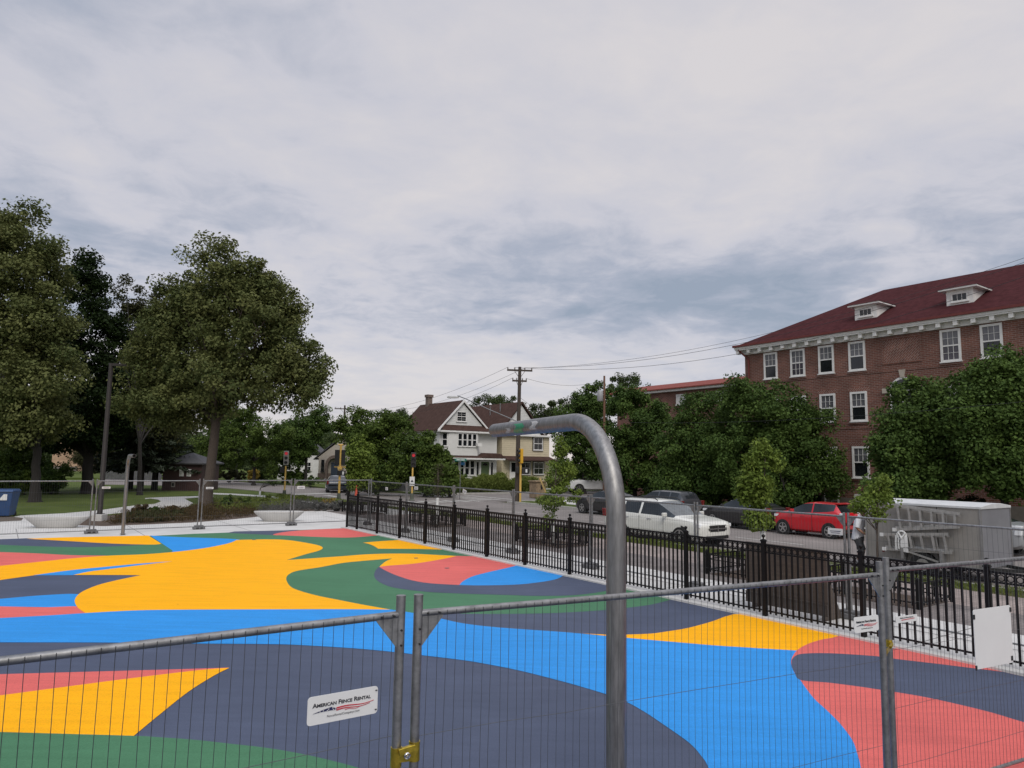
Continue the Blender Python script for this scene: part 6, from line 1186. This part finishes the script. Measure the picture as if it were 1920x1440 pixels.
b = MB(); b.loft([ringpts((.185+dx, 0, z), rx, ry, 14) for dx, z, rx, ry in ((-.035, 1.60, .06, .078), (-.02, 1.66, .095, .088), (0, 1.72, .105, .09), (.0, 1.765, .08, .07), (.0, 1.785, .03, .03))]); b.build('hair', M['hair_dark'], pe, smooth=60)
b = MB(); b.tube([(.285, 0, 1.655), (.31, 0, 1.625), (.285, 0, 1.615)], [.010, .016, .008], 6)
for sy in (1, -1): b.lathe((.195, sy*.088, 1.61), [(.008, 0), (.018, .02), (.016, .05), (.006, .065)], 6)
b.box(.272, -.022, 1.583, .282, .022, 1.590); b.build('face_features', M['skin_tone'], pe, smooth=60); b = MB()
for sy in (1, -1): b.lathe((.274, sy*.032, 1.643), [(.004, 0), (.010, .006), (.004, .013)], 6)
b.build('eye', M['hair_dark'], pe)
for x, sy in ((0, 1), (.10, -1)):
    b = MB(); b.loft([ringpts((x+.04+dx, sy*.125, z), rx, .05, 14) for dx, z, rx in ((0, 0, .14), (0, .03, .145), (-.02, .07, .11), (-.06, .11, .06))]); b.build('shoe', M['shoe'], pe, smooth=50)
    b = MB(); b.tube([(x-.035+(.0 if sy > 0 else .0), sy*.12, .10), (x-.03, sy*.115, .20)], .045, 10); b.build('sock', M['sock'], pe, smooth=50)
# ------------------------------------------------------------ sky, sun, camera
w = bpy.data.worlds.new('World'); sc.world = w; w.use_nodes = True; nt = w.node_tree; N = nt.nodes; L = nt.links; bg = N['Background']
SUN_EL, SUN_AZ = R(45), R(172)
sky = N.new('ShaderNodeTexSky'); sky.sky_type = 'NISHITA'; sky.sun_disc = False; sky.sun_elevation = SUN_EL; sky.sun_rotation = SUN_AZ
def math_(op, a, b=None, clamp=False):
    n = N.new('ShaderNodeMath'); n.operation = op; n.use_clamp = clamp
    for i, v in enumerate((a, b)):
        if v is None: continue
        if hasattr(v, 'is_linked') or hasattr(v, 'links'): L.new(v, n.inputs[i])
        else: n.inputs[i].default_value = v
    return n.outputs[0]
tc = N.new('ShaderNodeTexCoord'); sx = N.new('ShaderNodeSeparateXYZ'); L.new(tc.outputs['Generated'], sx.inputs[0])
zz = math_('MAXIMUM', sx.outputs['Z'], 0.0); den = math_('ADD', zz, .13)
ux = math_('DIVIDE', sx.outputs['X'], den); uy = math_('DIVIDE', sx.outputs['Y'], den)
cb = N.new('ShaderNodeCombineXYZ'); L.new(ux, cb.inputs[0]); L.new(uy, cb.inputs[1])
def noise(scale, det, rough=.55, dist=0., off=(0, 0, 0), sc3=(1, 1, 1)):
    mp = N.new('ShaderNodeMapping'); mp.inputs['Location'].default_value = off; mp.inputs['Scale'].default_value = sc3; L.new(cb.outputs[0], mp.inputs['Vector'])
    n = N.new('ShaderNodeTexNoise'); n.inputs['Scale'].default_value = scale; n.inputs['Detail'].default_value = det; n.inputs['Roughness'].default_value = rough; n.inputs['Distortion'].default_value = dist
    L.new(mp.outputs[0], n.inputs['Vector']); return n.outputs['Fac']
nA = noise(.55, 7, .5, .3, (3.1, 1.7, 0)); nB = noise(1.5, 9, .58, .5, (7.3, 2.2, 0)); nC = noise(5., 8, .6, .4, (1, 5, 0))
mix = math_('ADD', math_('ADD', math_('MULTIPLY', nA, .44), math_('MULTIPLY', nB, .34)), math_('MULTIPLY', nC, .24))
rp = N.new('ShaderNodeValToRGB'); e = rp.color_ramp.elements; e[0].position = .22; e[0].color = (*rgb(149, 160, 177), 1); e[1].position = .64; e[1].color = (*rgb(213, 209, 211), 1)
for pos, c in ((.34, rgb(169, 175, 190)), (.47, rgb(198, 198, 207))):
    x = e.new(pos); x.color = (*c, 1)
def bump(c, w, amp): q = math_('DIVIDE', math_('SUBTRACT', zz, c), w); return math_('MULTIPLY', math_('EXPONENT', math_('MULTIPLY', math_('MULTIPLY', q, q), -1.)), amp)
mix = math_('ADD', math_('MULTIPLY', math_('SUBTRACT', mix, .5), math_('ADD', 1.15, bump(.22, .11, .7))), .5)
side = math_('ADD', math_('MULTIPLY', sx.outputs['X'], .6), .8, True)
mix = math_('ADD', mix, math_('MULTIPLY', bump(.235, .085, -.20), side)); mix = math_('ADD', mix, bump(.115, .03, .05)); mix = math_('ADD', mix, bump(.44, .10, .045))
left = math_('MULTIPLY', math_('SUBTRACT', math_('MULTIPLY', sx.outputs['X'], -1.), .05, True), math_('SUBTRACT', zz, .35, True)); mix = math_('SUBTRACT', mix, math_('MULTIPLY', left, 1.9))
L.new(mix, rp.inputs[0])
hz = N.new('ShaderNodeMapRange'); hz.inputs['From Min'].default_value = .0; hz.inputs['From Max'].default_value = .10; hz.inputs['To Min'].default_value = .7; hz.inputs['To Max'].default_value = 0.; L.new(zz, hz.inputs['Value'])
m1 = N.new('ShaderNodeMix'); m1.data_type = 'RGBA'; L.new(hz.outputs[0], m1.inputs[0]); L.new(rp.outputs[0], m1.inputs[6]); m1.inputs[7].default_value = (*rgb(224, 213, 205), 1)
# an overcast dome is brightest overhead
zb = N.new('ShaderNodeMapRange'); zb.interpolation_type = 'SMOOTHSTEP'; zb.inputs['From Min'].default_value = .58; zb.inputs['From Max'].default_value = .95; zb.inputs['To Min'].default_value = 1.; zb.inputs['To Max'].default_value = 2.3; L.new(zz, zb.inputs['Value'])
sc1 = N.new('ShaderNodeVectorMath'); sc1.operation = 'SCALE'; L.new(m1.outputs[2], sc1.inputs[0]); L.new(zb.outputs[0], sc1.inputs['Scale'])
sc2 = N.new('ShaderNodeVectorMath'); sc2.operation = 'SCALE'; L.new(sky.outputs[0], sc2.inputs[0]); sc2.inputs['Scale'].default_value = .08
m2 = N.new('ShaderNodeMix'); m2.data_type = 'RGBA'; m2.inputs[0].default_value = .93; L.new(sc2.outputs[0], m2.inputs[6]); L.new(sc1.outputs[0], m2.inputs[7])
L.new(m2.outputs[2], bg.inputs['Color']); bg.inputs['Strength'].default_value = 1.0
sl = bpy.data.lights.new('sun', 'SUN'); sl.energy = 1.5; sl.angle = R(30); sl.color = (1, .95, .87); so = bpy.data.objects.new('sun', sl); COL.objects.link(so)
dv = Vector((math.sin(SUN_AZ)*math.cos(SUN_EL), math.cos(SUN_AZ)*math.cos(SUN_EL), math.sin(SUN_EL))); so.rotation_euler = dv.to_track_quat('Z', 'Y').to_euler(); so.location = dv*60
cam = bpy.data.cameras.new('camera'); cam.sensor_width = 36; cam.lens = 36*F/1920; cam.clip_end = 3000; cam.clip_start = .05
co = bpy.data.objects.new('camera', cam); COL.objects.link(co); c, s = math.cos(RL), math.sin(RL)
rl, ul, fw = Vector((1, 0, 0)), Vector((0, -math.sin(PT), math.cos(PT))), Vector((0, math.cos(PT), math.sin(PT)))
rt, upv = rl*c+ul*s, ul*c-rl*s
co.matrix_world = Matrix(((rt.x, upv.x, -fw.x, 0), (rt.y, upv.y, -fw.y, 0), (rt.z, upv.z, -fw.z, HC), (0, 0, 0, 1)))
sc.camera = co
vs = sc.view_settings; vs.view_transform = 'Standard'; vs.look = 'None'; vs.exposure = .12; vs.gamma = 1; vs.use_curve_mapping = False
sc.cycles.max_bounces = 6; sc.cycles.diffuse_bounces = 3; sc.cycles.transparent_max_bounces = 4
